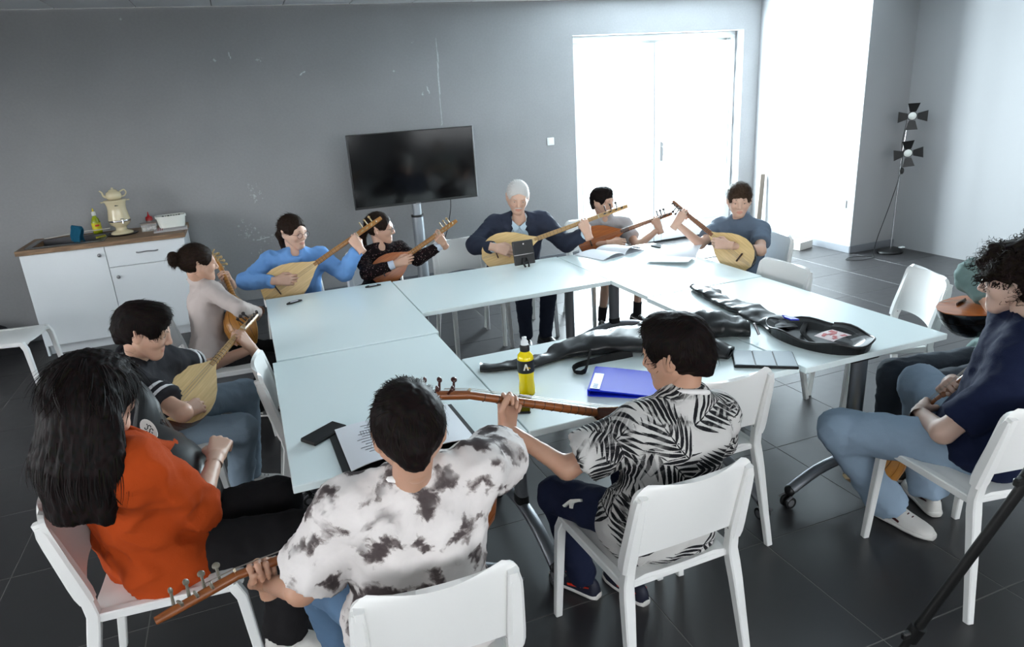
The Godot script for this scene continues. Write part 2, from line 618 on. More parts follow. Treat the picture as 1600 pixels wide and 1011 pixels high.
func build_room() -> void:
	var grey := mat("wall_paint", Color(0.565, 0.565, 0.57), 0.7)
	grey.metallic_specular = 0.35
	var white := mat("white_pvc", Color(0.88, 0.89, 0.89), 0.35)
	# floor: grout bed and 60 cm tiles
	var mb := MB.new()
	mb.box(Vector3(2.485, -0.0515, 4.8), Vector3(11.27, 0.1, 10.1))
	var fl := struct("floor", mb, mat("grout", Color(0.46, 0.45, 0.44), 0.85))
	mb = MB.new()
	mb.box(Vector3(0, -0.006, 0), Vector3(0.596, 0.012, 0.596), 0.0008)
	var tile := mb.done()
	var tm := []
	for k in 4:
		var m := mat("floor_tile_%d" % k, Color(0.16, 0.155, 0.16) * (0.94 + 0.04 * k), 0.33)
		m.albedo_color.a = 1.0
		m.roughness_texture = NoiseTexture2D.new()
		m.roughness_texture.width = 256; m.roughness_texture.height = 256; m.roughness_texture.seamless = true
		m.roughness_texture.noise = noise(40 + k, 0.03, 4)
		var g := Gradient.new()
		g.set_color(0, Color(0.9, 0.9, 0.9)); g.set_color(1, Color(1, 1, 1))
		m.roughness_texture.color_ramp = g
		m.roughness = 0.40
		m.metallic_specular = 0.62
		m.uv1_triplanar = true
		m.uv1_scale = Vector3.ONE * 1.3
		tm.append(m)
	var rng := RandomNumberGenerator.new()
	rng.seed = 7
	for i in range(-10, 9):
		for j in range(-9, 8):
			var x := 3.057 + 0.3 + i * 0.6
			var z := 5.145 + 0.3 + j * 0.6
			if x > -3.0 and x < 8.1 and z > -0.3 and z < 9.8:
				var t := inst("tile", tile, tm[rng.randi() % 4], fl)
				t.position = Vector3(x, 0, z)
	# ceiling with panels
	mb = MB.new()
	mb.box(Vector3(2.485, 2.83, 4.8), Vector3(11.27, 0.1, 10.1))
	var ce := struct("ceiling", mb, mat("ceiling_gap", Color(0.25, 0.25, 0.25), 0.9))
	mb = MB.new()
	mb.box(Vector3(0, 0.016, 0), Vector3(0.592, 0.03, 0.592), 0.002)
	var pan := mb.done()
	for i in 18:
		for j in 16:
			var t := inst("ceiling_panel", pan, mat("ceiling_white", Color(0.80, 0.81, 0.82), 0.8), ce)
			t.position = Vector3(-2.62 + i * 0.6, 2.75, 0.31 + j * 0.6)
	# walls with thickness
	mb = MB.new()
	var wall_uv := func(x0: float, x1: float, y0: float, y1: float) -> void:
		mb.box(Vector3((x0 + x1) / 2, (y0 + y1) / 2, -0.127), Vector3(x1 - x0, y1 - y0, 0.246))
		var q := [Vector3(x0, y0, 0), Vector3(x1, y0, 0), Vector3(x1, y1, 0), Vector3(x0, y1, 0)]
		var t := []
		for p in q: t.append(Vector2((p.x + 2.9) / 10.77, 1.0 - p.y / 2.75))
		mb.face(q, t)
	wall_uv.call(-2.9, 4.79, 0.0, 2.75)
	wall_uv.call(7.02, 7.87, 0.0, 2.75)
	wall_uv.call(4.79, 7.02, 2.41, 2.75)
	struct("wall_back", mb, paint_wall())
	mb = MB.new()
	mb.box(Vector3(7.995, 1.375, 4.8), Vector3(0.25, 2.75, 10.1))
	struct("wall_right", mb, grey)
	mb = MB.new()
	mb.box(Vector3(7.56, 1.375, 0.795), Vector3(0.62, 2.75, 1.59))
	struct("wall_pier", mb, grey)
	mb = MB.new()
	mb.box(Vector3(-3.025, 0.45, 4.8), Vector3(0.25, 0.9, 10.1))
	mb.box(Vector3(-3.025, 2.575, 4.8), Vector3(0.25, 0.35, 10.1))
	for b in [[-0.25, 2.2], [4.2, 5.2], [7.2, 9.85]]:
		mb.box(Vector3(-3.025, 1.65, (b[0] + b[1]) / 2), Vector3(0.25, 1.5, b[1] - b[0]))
	struct("wall_left", mb, grey)
	# the wall behind the camera with three windows
	mb = MB.new()
	var zf := 9.725
	var wins := [-1.6, 1.7, 5.0]
	mb.box(Vector3(2.485, 0.45, zf), Vector3(11.27, 0.9, 0.25))
	mb.box(Vector3(2.485, 2.575, zf), Vector3(11.27, 0.35, 0.25))
	var edges := [-2.9]
	for x in wins: edges.append_array([x, x + 2.0])
	edges.append(7.87)
	for i in range(0, edges.size(), 2):
		mb.box(Vector3((edges[i] + edges[i + 1]) / 2, 1.65, zf), Vector3(edges[i + 1] - edges[i], 1.5, 0.25))
	struct("wall_front", mb, grey)
	var glass_m := mat("window_glass", Color(0.9, 0.95, 0.95, 0.08), 0.02)
	glass_m.transparency = BaseMaterial3D.TRANSPARENCY_ALPHA
	for i in wins.size() + 2:
		var x: float = wins[i] if i < 3 else 0.0
		mb = MB.new()
		if i > 2:
			var z: float = [2.2, 5.2][i - 3]
			for b in [[z + 0.03, 1.65, 0.06, 1.5], [z + 1.97, 1.65, 0.06, 1.5], [z + 1.0, 1.65, 0.08, 1.5], [z + 1.0, 0.93, 2.0, 0.06], [z + 1.0, 2.37, 2.0, 0.06]]:
				mb.box(Vector3(-3.025, b[1], b[0]), Vector3(0.07, b[3], b[2]), 0.004)
			var fs := struct("window_%d" % (i + 1), mb, white)
			mb = MB.new()
			mb.box(Vector3(-3.025, 1.65, z + 1.0), Vector3(0.006, 1.44, 1.94))
			part("glass", mb, glass_m, fs)
			continue
		for b in [[x + 0.03, 1.65, 0.06, 1.5], [x + 1.97, 1.65, 0.06, 1.5], [x + 1.0, 1.65, 0.08, 1.5], [x + 1.0, 0.93, 2.0, 0.06], [x + 1.0, 2.37, 2.0, 0.06]]:
			mb.box(Vector3(b[0], b[1], zf), Vector3(b[2], b[3], 0.07), 0.004)
		var f := struct("window_%d" % (i + 1), mb, white)
		mb = MB.new()
		mb.box(Vector3(x + 1.0, 1.65, zf), Vector3(1.94, 1.44, 0.006))
		part("glass", mb, glass_m, f)
	# baseboards
	var bb := mat("baseboard_grey", Color(0.40, 0.41, 0.43), 0.5)
	mb = MB.new()
	mb.box(Vector3(7.243, 0.04, 0.795), Vector3(0.012, 0.08, 1.6), 0.003)
	struct("baseboard_pier_side", mb, bb)
	mb = MB.new()
	mb.box(Vector3(7.555, 0.04, 1.597), Vector3(0.63, 0.08, 0.012), 0.003)
	struct("baseboard_pier_front", mb, bb)
	mb = MB.new()
	mb.box(Vector3(0.945, 0.04, 0.007), Vector3(7.68, 0.08, 0.012), 0.003)
	struct("baseboard_back", mb, bb)
	# double door: frame, two leaves with frosted panes
	mb = MB.new()
	mb.box(Vector3(5.905, 2.375, -0.19), Vector3(2.23, 0.07, 0.08), 0.004)
	mb.box(Vector3(4.825, 1.17, -0.19), Vector3(0.07, 2.34, 0.08), 0.004)
	mb.box(Vector3(6.985, 1.17, -0.19), Vector3(0.07, 2.34, 0.08), 0.004)
	var dr := struct("door_1", mb, white)
	mb = MB.new()
	mb.box(Vector3(5.905, 1.2, -0.262), Vector3(2.3, 2.5, 0.02))
	part("backing", mb, white, dr)
	for s in 2:
		var cx: float = [5.365, 6.435][s]
		mb = MB.new()
		for b in [[-0.48, 1.165, 0.10, 2.30], [0.48, 1.165, 0.10, 2.30], [0.0, 2.305, 0.86, 0.02], [0.0, 1.13, 0.86, 0.13], [0.0, 0.12, 0.86, 0.20]]:
			mb.box(Vector3(cx + b[0], b[1], -0.18), Vector3(b[2], b[3], 0.06), 0.004)
		var leaf := part("door_leaf", mb, white, dr)
		for k in 2:
			mb = MB.new()
			mb.box(Vector3(cx, [1.745, 0.64][k], -0.165), Vector3(0.86, [1.10, 0.84][k], 0.012), 0.002)
			var pane := mat(["lit_window_frosted", "lit_window_panel"][k], Color(0.9, 0.92, 0.93), 0.5)
			pane.emission_enabled = true
			pane.emission = Color(0.92, 0.98, 1.0)
			pane.emission_energy_multiplier = [3.0, 1.6][k]
			part(["frosted_pane", "door_panel"][k], mb, pane, leaf)
			if k == 1:
				mb = MB.new()
				for b in [[-0.425, 0.64, 0.012, 0.84], [0.425, 0.64, 0.012, 0.84], [0, 1.055, 0.86, 0.012], [0, 0.225, 0.86, 0.012]]:
					mb.box(Vector3(cx + b[0], b[1], -0.152), Vector3(b[2], b[3], 0.014), 0.003)
				part("panel_bead", mb, white, leaf)
	mb = MB.new()
	mb.box(Vector3(6.0, 1.10, -0.146), Vector3(0.035, 0.22, 0.01), 0.003)
	mb.tube([Vector3(6.0, 1.15, -0.145), Vector3(6.0, 1.15, -0.10), Vector3(6.015, 1.15, -0.095), Vector3(6.11, 1.145, -0.095)], [0.009], 8)
	part("door_handle", mb, mat("satin_grey", Color(0.6, 0.6, 0.6), 0.4, 0.6), dr)
	for y in [2.22, 2.02, 1.395, 0.75]:
		mb = MB.new()
		mb.box(Vector3(6.965, y, -0.138), Vector3(0.05, 0.10, 0.035), 0.006)
		part("hinge", mb, white, dr)
	# light switch by the door, socket on the pier
	mb = MB.new()
	mb.box(Vector3(0, 0, 0.006), Vector3(0.082, 0.082, 0.012), 0.003)
	mb.box(Vector3(0, 0, 0.013), Vector3(0.055, 0.055, 0.006), 0.002)
	var sw := part("light_switch", mb, white)
	sw.position = Vector3(4.48, 1.343, 0.0)
	tag(sw, "white square light switch on the grey wall beside the double door", "switch")
	var so := copy(sw, "white wall socket low on the brightly lit pier")
	so.name = "wall_socket"
	so.position = Vector3(7.25, 0.52, 1.45)
	so.rotation.y = -PI / 2
	so.set_meta("category", "socket")
	# light marble doormat by the door, batten and small carton
	mb = MB.new()
	mb.box(Vector3(0, 0.005, 0), Vector3(1.2, 0.01, 0.7), 0.003)
	for k in 3:
		mb.box(Vector3(0, 0.011, -0.22 + k * 0.22), Vector3(1.0 - k * 0.1, 0.004, 0.03), 0.001)
	var dm := part("doormat", mb, cloth("mat_grey", Color(0.45, 0.46, 0.47)))
	dm.position = Vector3(5.85, 0.0, 0.55)
	tag(dm, "flat grey doormat on the floor before the white double door", "doormat")
	mb = MB.new()
	mb.box(Vector3(0, 0.375, 0), Vector3(0.07, 0.75, 0.03), 0.003, Basis(Vector3.FORWARD, 0.05))
	var st := part("wooden_batten", mb, mat("batten", Color(0.45, 0.41, 0.37), 0.7))
	st.position = Vector3(7.17, 0.0, 0.24)
	tag(st, "grey-brown wooden batten leaning upright in the corner beside the door", "batten")
	mb = MB.new()
	mb.box(Vector3(0, 0.045, 0), Vector3(0.24, 0.09, 0.16), 0.004)
	var cb := part("carton", mb, mat("carton_white", Color(0.72, 0.71, 0.69), 0.7))
	cb.position = Vector3(7.03, 0.0, 1.10)
	cb.rotation.y = 0.25
	tag(cb, "small pale box lying on the floor along the pier", "box")
	mb = MB.new()
	mb.tube(curve([Vector3(-0.14, 0.07, 0), Vector3(-0.05, 0.20, 0.02), Vector3(0.08, 0.17, 0.0), Vector3(0.16, 0.06, 0.02)], 10), [0.05, 0.07, 0.09, 0.10, 0.10, 0.10, 0.09, 0.09, 0.08, 0.07, 0.05], 12, 0.8)
	var bg := part("cloth_bag", mb, cloth("bag_black", Color(0.03, 0.03, 0.035)))
	bg.position = Vector3(-0.98, 0.0, 0.22)
	tag(bg, "black soft bag on the floor against the wall beside the kitchen unit", "bag")
	# the light stand in the corner
	var lp := thing("light_stand", "slim chrome stand with two black barn-door spotlights in the corner", "lamp", Vector3(7.60, 0, 1.80))
	var black := mat("black_metal", Color(0.035, 0.033, 0.033), 0.45)
	mb = MB.new()
	mb.lathe([Vector2(0, 0.0), Vector2(0.14, 0.0), Vector2(0.145, 0.012), Vector2(0.13, 0.035), Vector2(0.05, 0.05), Vector2(0, 0.052)], 20, Transform3D(), 0.75)
	part("base", mb, black, lp)
	mb = MB.new()
	mb.tube([Vector3(0, 0.04, 0), Vector3(0.01, 0.95, 0), Vector3(0.06, 1.36, -0.02)], [0.009], 8)
	part("pole", mb, mat("chrome", Color(0.75, 0.75, 0.76), 0.15, 1.0), lp)
	mb = MB.new()
	mb.ball(Vector3(0.012, 0.86, 0.02), Vector3(0.022, 0.035, 0.02))
	part("clamp_knob", mb, black, lp)
	for hd in [[Vector3(0.07, 1.40, 0.02), -0.1], [Vector3(0.02, 1.04, 0.06), 0.0]]:
		var B := Basis(Vector3.UP, -0.75) * Basis(Vector3.RIGHT, 0.12) * Basis(Vector3.BACK, hd[1])
		mb = MB.new()
		mb.lathe([Vector2(0, -0.09), Vector2(0.03, -0.085), Vector2(0.04, -0.03), Vector2(0.045, 0.0), Vector2(0.04, 0.0)], 16, Transform3D(B * Basis(Vector3.RIGHT, PI / 2), hd[0]))
		var can := part("lamp_head", mb, black, lp)
		mb = MB.new()
		mb.lathe([Vector2(0, 0.012), Vector2(0.02, 0.010), Vector2(0.038, 0.0)], 16, Transform3D(B * Basis(Vector3.RIGHT, PI / 2), hd[0]))
		part("bulb", mb, mat("bulb_white", Color(0.85, 0.86, 0.84), 0.2), can)
		for k in 4:
			mb = MB.new()
			var R := B * Basis(Vector3.BACK, k * PI / 2 + 0.12)
			mb.prism(PackedVector2Array([Vector2(-0.028, 0.045), Vector2(0.028, 0.045), Vector2(0.055, 0.135), Vector2(-0.055, 0.135)]), 0.002, Transform3D(R * Basis(Vector3.RIGHT, 0.25), hd[0] + R * Vector3(0, 0, 0.0)))
			part("barn_door", mb, black, can)
	mb = MB.new()
	mb.tube(curve([Vector3(0.03, 1.36, 0.0), Vector3(-0.03, 1.15, 0.02), Vector3(-0.01, 0.9, 0.03), Vector3(-0.07, 0.55, 0.0), Vector3(-0.14, 0.15, -0.06), Vector3(-0.18, 0.012, -0.05), Vector3(-0.35, 0.008, 0.10), Vector3(-0.55, 0.008, 0.08), Vector3(-0.62, 0.008, 0.0), Vector3(-0.45, 0.008, -0.05), Vector3(-0.3, 0.008, 0.04)], 60), [0.004], 5)
	part("cable", mb, black, lp)
	mb = MB.new()
	mb.box(Vector3(0.09, 0.055, 0.06), Vector3(0.06, 0.012, 0.035), 0.003)
	part("cable_plug", mb, white, lp)
# ---------------------------------------------------------------- chairs and tables
func make_chair() -> Node3D:
	var wh := mat("chair_white", Color(0.88, 0.88, 0.87), 0.38)
	var t := thing("stacking_chair", "", "chair", Vector3.ZERO, 0.0, "white stacking chairs around the tables")
	# seat: a shell with a rounded front edge, local +z is the front
	var rows := []
	for i in 13:
		var w := i / 12.0
		var z := lerpf(-0.205, 0.215, w)
		var y := 0.447 - 0.012 * sin(w * PI)
		if w > 0.85: y -= pow((w - 0.85) / 0.15, 2.0) * 0.02
		var hw := lerpf(0.185, 0.212, w)
		if w > 0.9: hw -= pow((w - 0.9) / 0.1, 2.0) * 0.025
		if w < 0.1: hw -= pow((0.1 - w) / 0.1, 2.0) * 0.02
		var l := []
		for j in 9:
			var a := j / 4.0 - 1.0
			l.append(Vector3(a * hw, y + 0.008 * a * a - (0.012 if absf(a) > 0.99 else 0.0), z))
		rows.append(l)
	var mb := MB.new()
	mb.slab(rows, 0.012)
	part("seat", mb, wh, t)
	mb = MB.new()
	for s in [-1.0, 1.0]:
		mb.bar([Vector3(s * 0.188, 0.434, -0.20), Vector3(s * 0.203, 0.432, 0.19)], [0.015], Vector3.RIGHT)
	mb.bar([Vector3(-0.185, 0.432, -0.195), Vector3(0.185, 0.432, -0.195)], [0.011], Vector3.UP)
	mb.bar([Vector3(-0.2, 0.428, 0.185), Vector3(0.2, 0.428, 0.185)], [0.011], Vector3.UP)
	part("seat_frame", mb, wh, t)
	for s in [-1.0, 1.0]:
		mb = MB.new()
		mb.bar(curve([Vector3(s * 0.203, 0.438, 0.185), Vector3(s * 0.209, 0.40, 0.205), Vector3(s * 0.222, 0.0, 0.232)], 8), [0.017, 0.0165, 0.016, 0.0155, 0.015, 0.0145, 0.014, 0.0135, 0.013], Vector3.RIGHT)
		part("leg", mb, wh, t)
		mb = MB.new()
		mb.bar(curve([Vector3(s * 0.218, 0.0, -0.285), Vector3(s * 0.197, 0.36, -0.222), Vector3(s * 0.190, 0.45, -0.205), Vector3(s * 0.186, 0.55, -0.222), Vector3(s * 0.180, 0.78, -0.278)], 14), [0.013, 0.0135, 0.014, 0.015, 0.016, 0.017, 0.018, 0.019, 0.018, 0.017, 0.016, 0.015, 0.014, 0.013, 0.012], Vector3.RIGHT)
		part("leg", mb, wh, t)
	# backrest: curved panel with rounded top corners, wrapping the uprights
	rows = []
	var n := 14
	for i in n + 1:
		var w := i / float(n)
		w = 1.0 - pow(1.0 - w, 1.7)
		var y := lerpf(0.535, 0.802, w)
		var hw := lerpf(0.208, 0.199, w)
		var top := 0.802 - y
		var r := 0.042
		if top < r: hw -= r - sqrt(maxf(r * r - (r - top) * (r - top), 0.0))
		var l := []
		for j in 13:
			var a := j / 6.0 - 1.0
			var bow := 0.030 * (1.0 - a * a)
			var dip := 0.022 * (1.0 - a * a) * (1.0 - w)
			l.append(Vector3(a * hw, y + dip - 0.004 * (1 - a * a) * w, lerpf(-0.212, -0.275, w) - bow + 0.010))
		rows.append(l)
	mb = MB.new()
	mb.slab(rows, 0.016)
	var b := part("backrest", mb, wh, t)
	for s in [-1.0, 1.0]:
		mb = MB.new()
		mb.bar(curve([Vector3(s * 0.193, 0.50, -0.208), Vector3(s * 0.192, 0.56, -0.222), Vector3(s * 0.186, 0.77, -0.272)], 8), [0.021, 0.024, 0.024, 0.023, 0.022, 0.021, 0.02, 0.018, 0.012], Vector3.RIGHT, 0.4)
		part("upright_sleeve", mb, wh, b)
	for s in [-1.0, 1.0]:
		mb = MB.new()
		mb.ball(Vector3(s * 0.171, 0.53, -0.215), Vector3(0.003, 0.005, 0.005))
		part("screw", mb, mat("black_metal", Color.BLACK), b)
	return t

func make_table() -> Node3D:
	var t := thing("flip_table", "", "table", Vector3.ZERO, 0.0, "white tables of the ring")
	var mb := MB.new()
	mb.box(Vector3(0, TOP - 0.0135, 0), Vector3(1.197, 0.027, 0.797), 0.0025)
	part("tabletop", mb, mat("table_white", Color(0.93, 0.98, 0.98), 0.25), t)
	var alu := mat("table_silver", Color(0.50, 0.51, 0.53), 0.38, 0.75)
	var black := mat("black_plastic", Color(0.03, 0.03, 0.032), 0.45)
	for s in [-1.0, 1.0]:
		var x: float = s * 0.50
		mb = MB.new()
		mb.tube([Vector3(x, 0.21, 0), Vector3(x, 0.66, 0)], [0.040], 16, 0.62, 2.6, Vector3.BACK)
		var leg := part("leg", mb, alu, t)
		mb = MB.new()
		mb.tube([Vector3(x, 0.185, 0), Vector3(x, 0.222, 0)], [0.043], 16, 0.66, 2.6, Vector3.BACK)
		part("collar", mb, black, leg)
		mb = MB.new()
		mb.box(Vector3(x, 0.675, 0), Vector3(0.07, 0.045, 0.16), 0.006)
		part("bracket", mb, black, leg)
		mb = MB.new()
		mb.tube(curve([Vector3(x, 0.088, -0.335), Vector3(x, 0.150, -0.18), Vector3(x, 0.172, 0), Vector3(x, 0.150, 0.18), Vector3(x, 0.088, 0.335)], 18), [0.027], 12, 0.85)
		var foot := part("foot", mb, alu, t)
		for e in [-1.0, 1.0]:
			mb = MB.new()
			mb.ball(Vector3(x, 0.084, e * 0.34), Vector3(0.027, 0.026, 0.020))
			mb.tube([Vector3(x, 0.08, e * 0.335), Vector3(x, 0.055, e * 0.335)], [0.012], 8)
			part("foot_cap", mb, black, foot)
			var c := Node3D.new()
			for k in [-1.0, 1.0]:
				mb = MB.new()
				mb.lathe([Vector2(0, -0.009), Vector2(0.026, -0.009), Vector2(0.029, -0.005), Vector2(0.029, 0.005), Vector2(0.026, 0.009), Vector2(0, 0.009)], 18, Transform3D(Basis(Vector3.BACK, PI / 2), Vector3(x + k * 0.014, 0.030, e * 0.345)))
				var wh := part("castor_wheel", mb, black, foot)
				mb = MB.new()
				mb.lathe([Vector2(0, 0.0105), Vector2(0.015, 0.0105), Vector2(0.017, 0.009)], 14, Transform3D(Basis(Vector3.BACK, -k * PI / 2), Vector3(x + k * 0.014, 0.030, e * 0.345)))
				mb.tube([Vector3(x + k * 0.02, 0.062, e * 0.345), Vector3(x + k * 0.026, 0.052, e * 0.375)], [0.006], 6)
				foot.set_meta("label", "curved silver foot with twin castors")
				var hub := mb
				part("castor_hub", hub, mat("castor_grey", Color(0.35, 0.35, 0.36), 0.5), foot)
			c.free()
	return t

func build_furniture() -> void:
	# ring of six tables
	var tb := make_table()
	var tabs := [
		[1.684, 3.235, PI / 2, "white table at the corner behind the two girls in blue and patterned tops"],
		[1.665, 4.455, PI / 2, "white table with the open black ring binder on it"],
		[2.686, 3.065, 0.0, "white table with the tablet holder standing before the elderly man"],
		[3.688, 3.28, PI / 2, "white table with the open booklets, beside the double door"],
		[3.673, 4.49, PI / 2, "white table with the opened gig bag and red card"],
		[2.668, 4.665, 0.0, "white table with the yellow drink bottle and blue folder"]]
	for i in tabs.size():
		var o := tb if i == 0 else copy(tb)
		o.position = Vector3(tabs[i][0], 0, tabs[i][1])
		o.rotation.y = tabs[i][2]
		o.set_meta("label", tabs[i][3])
	# chairs: x, z of the seat centre and the direction they face
	var ch := make_chair()
	var seats := [
		[-0.48, 1.46, 1.0, 0.15, "empty white chair standing apart before the kitchen unit"],
		[0.98, 2.86, 1.0, 0.0, "white chair of the girl in the pale turtleneck"],
		[1.48, 4.03, 1.0, 0.04, "empty white chair pushed under the table behind the boy in black"],
		[1.50, 2.16, 0.05, 1.0, "white chair of the girl in the blue sweatshirt"],
		[2.12, 2.12, 0.1, 1.0, "white chair of the girl in the speckled blouse, black strap over it"],
		[2.77, 2.19, 0.03, 1.0, "empty white chair beside the elderly man"],
		[3.19, 2.13, -0.03, 1.0, "white chair of the elderly man in the navy suit"],
		[3.97, 2.08, 0.05, 1.0, "white chair of the boy in the grey t-shirt"],
		[4.47, 3.22, -1.0, 0.05, "white chair of the boy in the slate-blue t-shirt"],
		[3.93, 3.95, -1.0, 0.03, "empty white chair pushed under the table behind the opened gig bag"],
		[4.40, 4.42, -1.0, -0.42, "empty white chair turned aside at the table end, next to the black-bowled lute"],
		[4.42, 5.22, -0.85, -0.53, "white chair of the player in dark jeans"],
		[3.64, 5.56, 0.16, -1.0, "white chair of the curly-haired youth in the navy polo"],
		[2.85, 4.88, 0.0, -1.0, "empty white chair pushed in beside the boy in the palm-leaf shirt"],
		[2.33, 5.385, -0.02, -1.0, "white chair of the boy in the palm-leaf shirt"],
		[1.56, 5.50, 0.06, -1.0, "white chair of the boy in the tie-dye t-shirt"],
		[0.86, 4.84, 1.0, 0.03, "white chair of the girl in the orange shirt"],
		[0.78, 3.87, 1.0, 0.05, "white chair of the boy in the black polo"]]
	for i in seats.size():
		var o := ch if i == 0 else copy(ch)
		o.position = Vector3(seats[i][0], 0, seats[i][1])
		o.rotation.y = atan2(seats[i][2], seats[i][3])
		o.set_meta("label", seats[i][4])
	kitchen()
	television()
	tripod()

func kitchen() -> void:
	var x0 := -0.50
	var white := mat("cabinet_white", Color(0.88, 0.90, 0.91), 0.3)
	var t := thing("kitchen_cabinet", "white kitchen base cabinet with two doors and one drawer", "cabinet", Vector3(x0, 0, 0.02))
	var mb := MB.new()
	mb.box(Vector3(0.009, 0.435, 0.285), Vector3(0.018, 0.87, 0.55), 0.001)
	mb.box(Vector3(1.211, 0.435, 0.285), Vector3(0.018, 0.87, 0.55), 0.001)
	mb.box(Vector3(0.61, 0.09, 0.285), Vector3(1.19, 0.018, 0.54))
	mb.box(Vector3(0.61, 0.48, 0.02), Vector3(1.19, 0.78, 0.01))
	mb.box(Vector3(0.61, 0.48, 0.28), Vector3(0.018, 0.77, 0.5))
	part("body", mb, white, t)
	mb = MB.new()
	mb.box(Vector3(0.61, 0.042, 0.50), Vector3(1.185, 0.084, 0.016), 0.001)
	part("plinth", mb, white, t)
	var knob := mat("satin_nickel", Color(0.55, 0.55, 0.56), 0.35, 0.9)
	var fronts := [["door", 0.306, 0.478, 0.603, 0.772, Vector3(0.565, 0.80, 0)], ["drawer", 0.914, 0.775, 0.603, 0.178, Vector3(0.90, 0.785, 0)], ["door", 0.914, 0.387, 0.603, 0.590, Vector3(0.665, 0.60, 0)]]
	for f in fronts:
		mb = MB.new()
		mb.box(Vector3(f[1], f[2], 0.573), Vector3(f[3], f[4], 0.018), 0.0015)
		var d := part(f[0], mb, white, t)
		mb = MB.new()
		if f[0] == "door":
			mb.lathe([Vector2(0, 0.03), Vector2(0.010, 0.029), Vector2(0.015, 0.023), Vector2(0.014, 0.016), Vector2(0.006, 0.010), Vector2(0.007, 0.0)], 14, Transform3D(Basis(Vector3.RIGHT, PI / 2), f[5] + Vector3(0, 0, 0.582)))
			part("knob", mb, knob, d)
		else:
			mb.tube(curve([Vector3(0.84, 0.785, 0.584), Vector3(0.86, 0.785, 0.606), Vector3(0.92, 0.79, 0.612), Vector3(0.98, 0.785, 0.606), Vector3(1.0, 0.785, 0.584)], 14), [0.008], 8, 0.7)
			part("handle", mb, knob, d)
	# worktop with the sink let in
	var wood := mat("worktop_wood", Color.WHITE, 0.5)
	var nt := NoiseTexture2D.new()
	nt.width = 512; nt.height = 512; nt.seamless = true
	nt.noise = noise(21, 0.012, 5)
	var g := Gradient.new()
	g.set_color(0, Color(0.36, 0.27, 0.19)); g.set_color(1, Color(0.62, 0.49, 0.36))
	nt.color_ramp = g
	wood.albedo_texture = nt
	wood.uv1_triplanar = true
	wood.uv1_scale = Vector3(0.6, 6.0, 6.0)
	mb = MB.new()
	for b in [[-0.01, 0.09, 0.0, 0.635], [0.61, 1.235, 0.0, 0.635], [0.09, 0.61, 0.0, 0.15], [0.09, 0.61, 0.55, 0.635]]:
		mb.box(Vector3((b[0] + b[1]) / 2, 0.89, (b[2] + b[3]) / 2), Vector3(b[1] - b[0], 0.038, b[3] - b[2]))
	var wt := part("worktop", mb, wood)
	wt.position = Vector3(x0, 0, 0.0)
	tag(wt, "brown wood-look worktop on the white kitchen cabinet", "worktop")
	var steel := mat("sink_steel", Color(0.42, 0.42, 0.43), 0.3, 0.9)
	var sk := thing("kitchen_sink", "dark steel sink let into the wooden worktop", "sink", Vector3(x0 + 0.33, 0.908, 0.35))
	mb = MB.new()
	for b in [[0, -0.21, 0.56, 0.05], [0, 0.21, 0.56, 0.05], [-0.265, 0, 0.05, 0.42], [0.265, 0, 0.05, 0.42]]:
		mb.box(Vector3(b[0], 0.003, b[1]), Vector3(b[2], 0.006, b[3]), 0.002)
	part("rim", mb, steel, sk)
	mb = MB.new()
	for b in [[Vector3(0, -0.08, -0.19), Vector3(0.5, 0.16, 0.006)], [Vector3(0, -0.08, 0.19), Vector3(0.5, 0.16, 0.006)], [Vector3(-0.245, -0.08, 0), Vector3(0.006, 0.16, 0.38)], [Vector3(0.245, -0.08, 0), Vector3(0.006, 0.16, 0.38)], [Vector3(0, -0.16, 0), Vector3(0.5, 0.006, 0.39)]]:
		mb.box(b[0], b[1])
	part("basin", mb, steel, sk)
	# things on the worktop
	mb = MB.new()
	for k in 2:
		var rows := []
		for i in 9:
			var l := []
			for j in 7:
				var a := j / 6.0 - 0.5
				var y := 0.115 * (1.0 - i / 8.0)
				l.append(Vector3(a * 0.085 + sin(i * 0.9) * 0.004, y + 0.004 * sin(j * 2.0), (k - 0.5) * (0.025 + 0.03 * i / 8.0) + 0.008 * sin(j * 1.9 + i * 0.5)))
			rows.append(l)
		mb.slab(rows, 0.004)
	mb.tube([Vector3(-0.042, 0.115, 0), Vector3(0.042, 0.115, 0)], [0.016], 8)
	var cl := part("dishcloth", mb, cloth("cloth_blue", Color(0.012, 0.085, 0.145), 0.95, 12.0))
	cl.position = Vector3(-0.09, 0.914, 0.46)
	cl.rotation.y = -0.5
	cl.rotation.z = -0.15
	tag(cl, "blue folded dishcloth standing at the sink edge", "dishcloth")
	var so := thing("dish_soap_bottle", "yellow-green dish soap bottle with a yellow cap", "bottle", Vector3(0.0, 0.909, 0.08))
	mb = MB.new()
	mb.lathe([Vector2(0, 0), Vector2(0.036, 0), Vector2(0.038, 0.02), Vector2(0.036, 0.10), Vector2(0.026, 0.135), Vector2(0.014, 0.15), Vector2(0.013, 0.16)], 18, Transform3D(), 0.65)
	part("bottle_body", mb, mat("soap_green", Color(0.55, 0.60, 0.08), 0.2), so)
	mb = MB.new()
	mb.lathe([Vector2(0.0375, 0.025), Vector2(0.0385, 0.03), Vector2(0.0375, 0.09), Vector2(0.0365, 0.095)], 18, Transform3D(), 0.67)
	var lab := part("bottle_label", mb, mat("soap_label", Color(0.85, 0.80, 0.08), 0.5), so)
	mb = MB.new()
	mb.box(Vector3(0, 0.072, 0.0262), Vector3(0.034, 0.014, 0.002), 0.0005)
	part("label_mark", mb, mat("mark_red", Color(0.75, 0.12, 0.06), 0.5), lab)
	mb = MB.new()
	mb.lathe([Vector2(0.016, 0.158), Vector2(0.018, 0.162), Vector2(0.017, 0.19), Vector2(0.008, 0.195)], 12)
	part("collar", mb, mat("cap_white", Color(0.85, 0.85, 0.83), 0.4), so)
	mb = MB.new()
